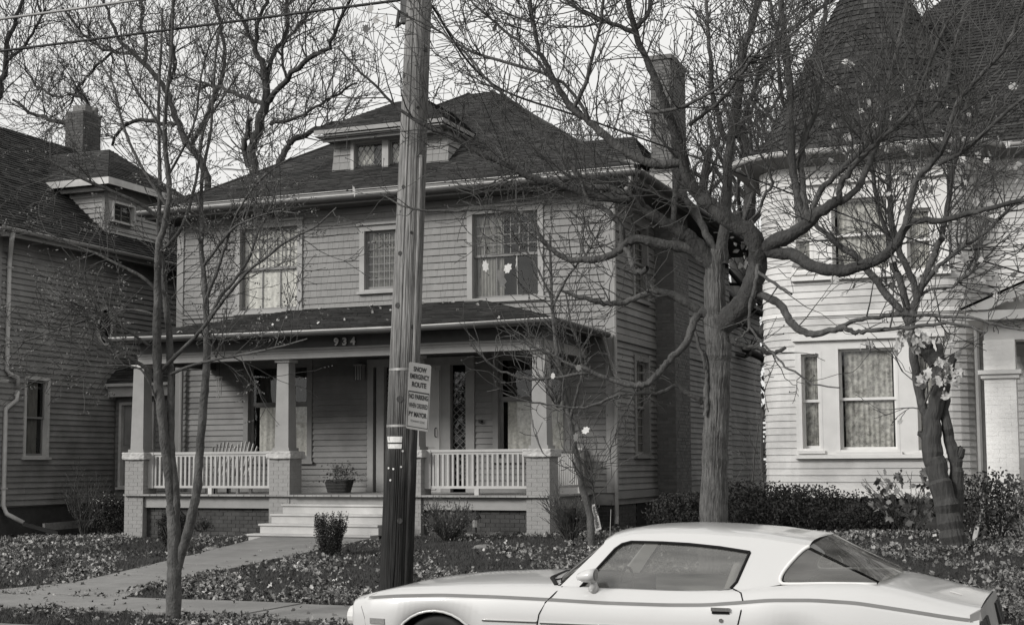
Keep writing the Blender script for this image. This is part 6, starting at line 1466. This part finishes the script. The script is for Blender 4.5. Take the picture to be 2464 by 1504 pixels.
for k, (x, Y, H_, s, seed) in enumerate([(1300, 56, 21, 3.4, 51), (1440, 50, 20, 3.2, 53), (1180, 62, 20, 3.2, 54), (1500, 60, 20, 3.0, 55), (1380, 64, 22, 3.2, 58), (1240, 52, 17, 2.8, 62)]):
    far_tree('bare_tree', ['bare tree rising just right of the hipped roof peak', 'bare tree left of the tall brick chimney, above the roof slope', 'bare tree directly behind the roof peak near the pole', 'bare tree directly behind the tall brick chimney', 'bare tree between the roof peak and the brick chimney, farthest back', 'shorter bare tree behind the upper right roof hip'][k], x, 300, Y, H_, s, seed, n=17, r0=.2, group=G_, shoots=1)
for k, (x, Y, H_, s, seed) in enumerate([(1790, 44, 20, 3.2, 56), (1900, 40, 19, 3.2, 57), (1690, 48, 20, 3.2, 59)]):
    far_tree('bare_tree', ['dark bare tree seen in the gap between the two houses', 'dark bare tree behind the left edge of the turret roof', 'dark bare tree just right of the tall brick chimney'][k], x, 300, Y, H_, s, seed, n=22, r0=.4, group='dark trees behind the gap between the houses', m='bark_far')
far_tree('bare_tree', 'bare tree behind the white house showing in the notch between its two roofs', 2240, 30, 46, 22, 3, 60, n=24, r0=.3)
far_tree('bare_tree', 'bare tree just left of the utility pole beyond the roof', 880, 300, 58, 18, 3, 61, n=14, r0=.16)

# ------------------------------------------------------------------ shrubs
def shrub(name, label, px, py, w, h, m, seed, n=900, leaf=.06, vase=False, d=None, shape=OVAL, taper=1.0, stem=8, group=None, twiggy=0, base=None, tm='twig', flat=.4):
    rg = random.Random(seed); r_ = np.random.RandomState(seed); b = base or ground_at(px, py); d = d or w*.8
    t = thing(name, label, 'shrub', tuple(b), group)
    if n:
        c = r_.normal(size=(n, 3)); c /= np.linalg.norm(c, axis=1)[:, None]; rad = r_.uniform(.25, 1, n)**.4; c *= rad[:, None]
        lump = 1+.22*np.sin(c[:, 0]*7+seed)*np.cos(c[:, 1]*6+c[:, 2]*8+seed); c *= lump[:, None]
        k = (c[:, 2]+1)/2; ws = taper+(1-taper)*k if taper < 1 else np.ones(n)
        pts = np.stack([b.x+c[:, 0]*w/2*ws, b.y+c[:, 1]*d/2*ws, b.z+.04+np.clip(k, 0, 1.2)*h], -1)
        if vase:
            kk = r_.uniform(0, 1, n)**.8; aa = r_.uniform(0, 6.283, n); rr_ = r_.uniform(.15, 1, n)**.45*(.42+.58*np.sqrt(kk))*(1+.14*np.sin(aa*3+seed+kk*4)+.08*np.sin(aa*9))
            pts = np.stack([b.x+np.cos(aa)*rr_*w/2, b.y+np.sin(aa)*rr_*d/2, b.z+.03+kk*h*(1+.16*np.sin(aa*5+rr_*11)+.08*np.sin(aa*13+4))], -1)
        leaf_obj('foliage', pts, leaf, m, t, r_, shape=shape, curl=.4, flat=flat)
    tw = TB()
    for _ in range(stem+twiggy):
        a = rg.uniform(0, 6.28); dd = np.array([math.cos(a)*.5*w/h, math.sin(a)*.5*w/h, 1.]); dd /= np.linalg.norm(dd)
        if twiggy: grow(tw, np.array([b.x+math.cos(a)*.06, b.y+math.sin(a)*.06, b.z-.02]), dd, h*.55*rg.uniform(.7, 1.1), .012, 2, rg, wig=.2, trop=.1, kids=(2, 4), ang=(.2, .7), rmin=.005, kfac=.6)
        else: tw.tube([npv(b)+np.array([math.cos(a)*.04, math.sin(a)*.04, -.02]), npv(b)+dd*h*.8], [.012, .006], 5)
    tw.build('stem', tm, t, kind='stuff'); return t
shrub('yew_bush', 'small dark clipped yew bush at the foot of the front steps', 795, 1335, .58, .56, 'leaf_dark', 71, n=9000, leaf=.034, vase=True, taper=.5, flat=1)
shrub('yew_bush', 'dark yew bush half hidden behind the stems of the young street tree', 418, 1325, .75, .66, 'leaf_dark', 72, n=7000, leaf=.04, taper=.6)
shrub('flower_bush', 'dark bushy plant with tiny white flowers left of the first porch pier', 268, 1290, .85, .85, 'leaf_dark', 73, n=2600, leaf=.055)
b = ground_at(268, 1290); pp = np.array([[b.x-.1+.22*random.gauss(0, 1), b.y-.25, b.z+.78+.1*random.gauss(0, 1)] for _ in range(46)]); o = leaf_obj('flower', pp, .035, 'flower_white', bpy.data.objects['flower_bush'], rs)
shrub('bare_bush', 'twiggy half bare bush before the right porch railing', 1075, 1300, 1.1, .75, 'leaf_mid', 74, n=650, leaf=.05, twiggy=46)
shrub('bare_bush', 'leafless vase of stems beside the right porch pier', 1372, 1300, 1.0, .95, 'leaf_mid', 75, n=60, leaf=.05, twiggy=34)
shrub('bare_bush', 'low brown twiggy bush before the left porch foundation', 490, 1290, .9, .5, 'leaf_mid', 76, n=260, leaf=.04, twiggy=24)
shrub('bare_bush', 'tall dried stalks rising against the side of the left clapboard house', 205, 1290, .9, 1.5, 'leaf_mid', 77, n=120, leaf=.04, twiggy=24, stem=2)
shrub('bare_bush', 'sparse tall weed reaching up the left house wall above the flower bed', 165, 1262, .6, 1.25, 'leaf_dark', 78, n=160, leaf=.07, twiggy=8)
for k, (x, y, w, h) in enumerate([(120, 1262, .9, .35), (150, 1258, .9, .4), (215, 1262, .9, .4)]): shrub('bed_plant', ['low leafy plant by the end of the white downspout', 'low leafy plant in the middle of the bed by the left house', 'low leafy plant in the bed next to the dried stalks'][k], x, y, w, h, 'leaf_dark', 80+k, n=700, leaf=.07, group='low plants along the left house')
yl = ['round juniper left of the maple trunk', 'tall juniper right behind the maple trunk', 'juniper under the left end of the white bay', 'juniper below the left lace curtain window', 'low spreading juniper below the middle lace curtain window', 'thin low juniper below the right of the bay window']
for k, (x, y, w, h) in enumerate([(1635, 1275, 1.2, .85), (1775, 1290, 1.5, 1.05), (1860, 1300, 1.5, 1.0), (1945, 1305, 1.5, .95), (2035, 1310, 1.4, .8), (2115, 1315, 1.0, .6)]):
    q = ground_at(x, y); q = Vector((P(x, 1250, 25.3).x, 25.3, gz(q.x, 25.3))); shrub('juniper', yl[k]+', dark and feathery', x, y, w, h*.85, 'leaf_dark', 90+k, n=(3600 if k < 4 else 1500), leaf=.065, group='junipers along the white house foundation', base=q)
shrub('maple_seedling', 'broad pale leaved seedling against the dark brick foundation beside the old tree', 2185, 1290, 1.3, 1.05, 'leaf_mid', 97, n=90, leaf=.18, shape=MAPLE, base=Vector((P(2185, 1250, 25).x, 25.0, gz(-3, 25))), twiggy=6)
hl = ['leafy hedge bush right of the old tree trunk', 'leafy hedge bush below the grey downspout of the white house', 'leafy hedge bush at the right edge before the white brick pier']
for k, (x, w) in enumerate([(2345, 1.3), (2400, 1.2), (2458, 1.3)]): shrub('hedge_bush', hl[k], x, 1300, w, 1.0, ('leaf_dark', 'leaf_mid', 'leaf_mid')[k], 100+k, n=1200, leaf=.075, group='hedge before the white house porch', base=Vector((P(x, 1250, 23.6).x, 23.6, gz(-1, 23.6))))
c = MB(); p0, p1 = P(2340, 1320, 23.2), P(2362, 1225, 23.6); c.bar(p0, p1, .07, .03); tag(c.build('wood_stake', 'wood_bench', None), 'pale wooden board leaning in the hedge under the downspout', 'board')
# vine on the gap post
vt = thing('vine', 'thin bare vine stems climbing in the gap between the houses', 'vine', tuple(P(1838, 1190, 27)))
tw = TB()
for q in ([(1845, 1195), (1832, 1130), (1833, 1040), (1836, 985)], [(1800, 1200), (1812, 1150), (1815, 1100), (1825, 1020)], [(1720, 1150), (1770, 1180), (1800, 1195)]):
    p, r = traced(q, [2.5, 2, 1.5], 26.9, 27, ro); tw.tube(p, r, 5); spawn(tw, p, r, 6, ro, .5, .006, 1, rmin=.005)
tw.build('stem', 'twig', vt)
# garden bed growth behind: far hedge and backdrop shrubbery seen between houses
rb = np.random.RandomState(77); n = 30000
bx = rb.uniform(-60, 30, n); by2 = rb.uniform(48, 56, n); bz = rb.uniform(0, 1, n)**1.3*(4.2+1.5*np.sin(bx*.5)+1.0*np.sin(bx*1.7+2))
leaf_obj('far_thicket', np.stack([bx, by2, bz], -1), .34, 'leaf_dark', None, rb, shape=OVAL, flat=.3)

# leaf mass added out of view, only to darken reflections in glass and paint
n = 26000; bx = rb.uniform(-90, 60, n); bz = rb.uniform(0, 1, n)**1.2*(6.5+2.5*np.sin(bx*.23)+2*np.sin(bx*.71+1))
o = leaf_obj('reflection_thicket', np.stack([bx, rb.uniform(-48, -42, n), bz], -1), .75, 'leaf_dark', None, rb, shape=OVAL, flat=.3); tag(o, 'leaf mass added behind the camera to darken reflections in glass and paint', 'thicket')
# ------------------------------------------------------------------ grass and fallen leaves
rg = np.random.RandomState(5)
def gzv(X, Y):
    t = np.clip((Y-15.3)/8.7, 0, 1); return np.where(Y < 12.45, .13, np.where(Y < 15.3, .15, .15+.28*t+.018*(np.clip(X, -26, 4)+14)*t))
def onwalk(X, Y):
    t = (Y-15.3)/8.2; l = -13.25-1.5*np.maximum(0, t)**1.3; r = -11.92-.55*t
    return ((Y > 15.3) & (Y < 23.8) & (X > l) & (X < r)) | ((Y > 13.75) & (Y < 15.28))
def inhouse(X, Y):
    return ((X > -19.1) & (X < -9.2) & (Y > 24.9)) | ((X > -15.2) & (X < -12.3) & (Y > 23.4)) | ((X > -19.6) & (X < -8.8) & (Y > 27.5)) | ((X < -22) & (Y > 24.3)) | ((X > -5.8) & (Y > 26.2))
n = 170000
X = rg.uniform(-25, .5, n); Y = 12.5+(rg.uniform(0, 1, n)**1.3)*14; ok = ~onwalk(X, Y) & ~inhouse(X, Y); X, Y = X[ok], Y[ok]; n = len(X)
h = rg.uniform(.02, .06, n); a = rg.uniform(0, 6.28, n); z = gzv(X, Y); w = .006
V = np.empty((n, 3, 3)); V[:, 0] = np.stack([X-np.cos(a)*w, Y-np.sin(a)*w, z-.01], -1); V[:, 1] = np.stack([X+np.cos(a)*w, Y+np.sin(a)*w, z-.01], -1)
V[:, 2] = np.stack([X+rg.normal(0, .02, n), Y+rg.normal(0, .02, n), z+h], -1)
tag(link('grass', np_mesh('grass', V.reshape(-1, 3), np.arange(n*3).reshape(-1, 3), M['grass']), None), 'short dark lawn grass between the fallen leaves', 'grass', kind='stuff')
def blot(X, Y): return .5+.5*np.sin(X*1.1+1.3*np.sin(Y*.7))*np.cos(Y*1.3+.9*np.sin(X*.8))+.25*np.sin(X*3.1+Y*2.2)
n = 190000
X = rg.uniform(-25, .5, n); Y = rg.uniform(12.5, 27.3, n); W_ = onwalk(X, Y)
dens = np.clip(.12+.62*np.exp(-((Y-16.6)/2.0)**2)+.5*(Y < 13.7)+.2*np.exp(-((Y-25.0)/.8)**2)+.28*(X > -7.5), 0, 1)*np.clip(blot(X, Y)*1.7-.35, .05, 1.1)
tq = (Y-15.3)/8.2; ed = np.minimum(np.abs(X-(-13.25-1.5*np.maximum(0, tq)**1.3)), np.abs(X-(-11.92-.55*tq))); dens = np.where(W_, .010+.10*np.exp(-np.minimum(np.abs(Y-13.75), np.abs(Y-15.28))/.09)+.10*(Y > 15.3)*np.exp(-ed/.09), dens); ok = (rg.uniform(0, 1, n) < dens) & ~inhouse(X, Y); X, Y = X[ok], Y[ok]; n = len(X)
pp = np.stack([X, Y, gzv(X, Y)+.02+rg.uniform(0, .045, n)*(~onwalk(X, Y))], -1)
cut = rg.uniform(size=n) < .975
o = leaf_obj('fallen_leaves', pp[cut], rg.uniform(.04, .1, int(cut.sum())), 'leaf_litter', None, rg, shape=MAPLE, curl=1.0, flat=.7); tag(o, 'curled brown autumn leaves scattered over the lawn', 'leaves')
o = leaf_obj('fallen_leaves', pp[~cut], .10, 'leaf_pale', None, rg, shape=MAPLE, curl=.6, flat=1.0); tag(o, 'larger pale maple leaves lying among the brown ones', 'leaves')
xr = rg.uniform(-19, -9.1, 260); yr = rg.uniform(24.5, 27.5, 260); kz = 4.53+(yr-24.45)*.245
ok = (xr > -18.8+(yr-24.45)*.8) & (xr < -9.3-(yr-24.45)*.85) & ((yr > 27.1) | (rg.uniform(size=260) < .2)); o = leaf_obj('roof_leaves', np.stack([xr, yr, kz+.03], -1)[ok], .09, 'leaf_pale', None, rg, shape=MAPLE, curl=.4, flat=1.2); tag(o, 'fallen leaves lying on the porch roof', 'leaves')
for o in list(bpy.data.objects):
    if o.name.startswith('far_thicket'): tag(o, 'dark far thicket of brush behind the houses', 'thicket')
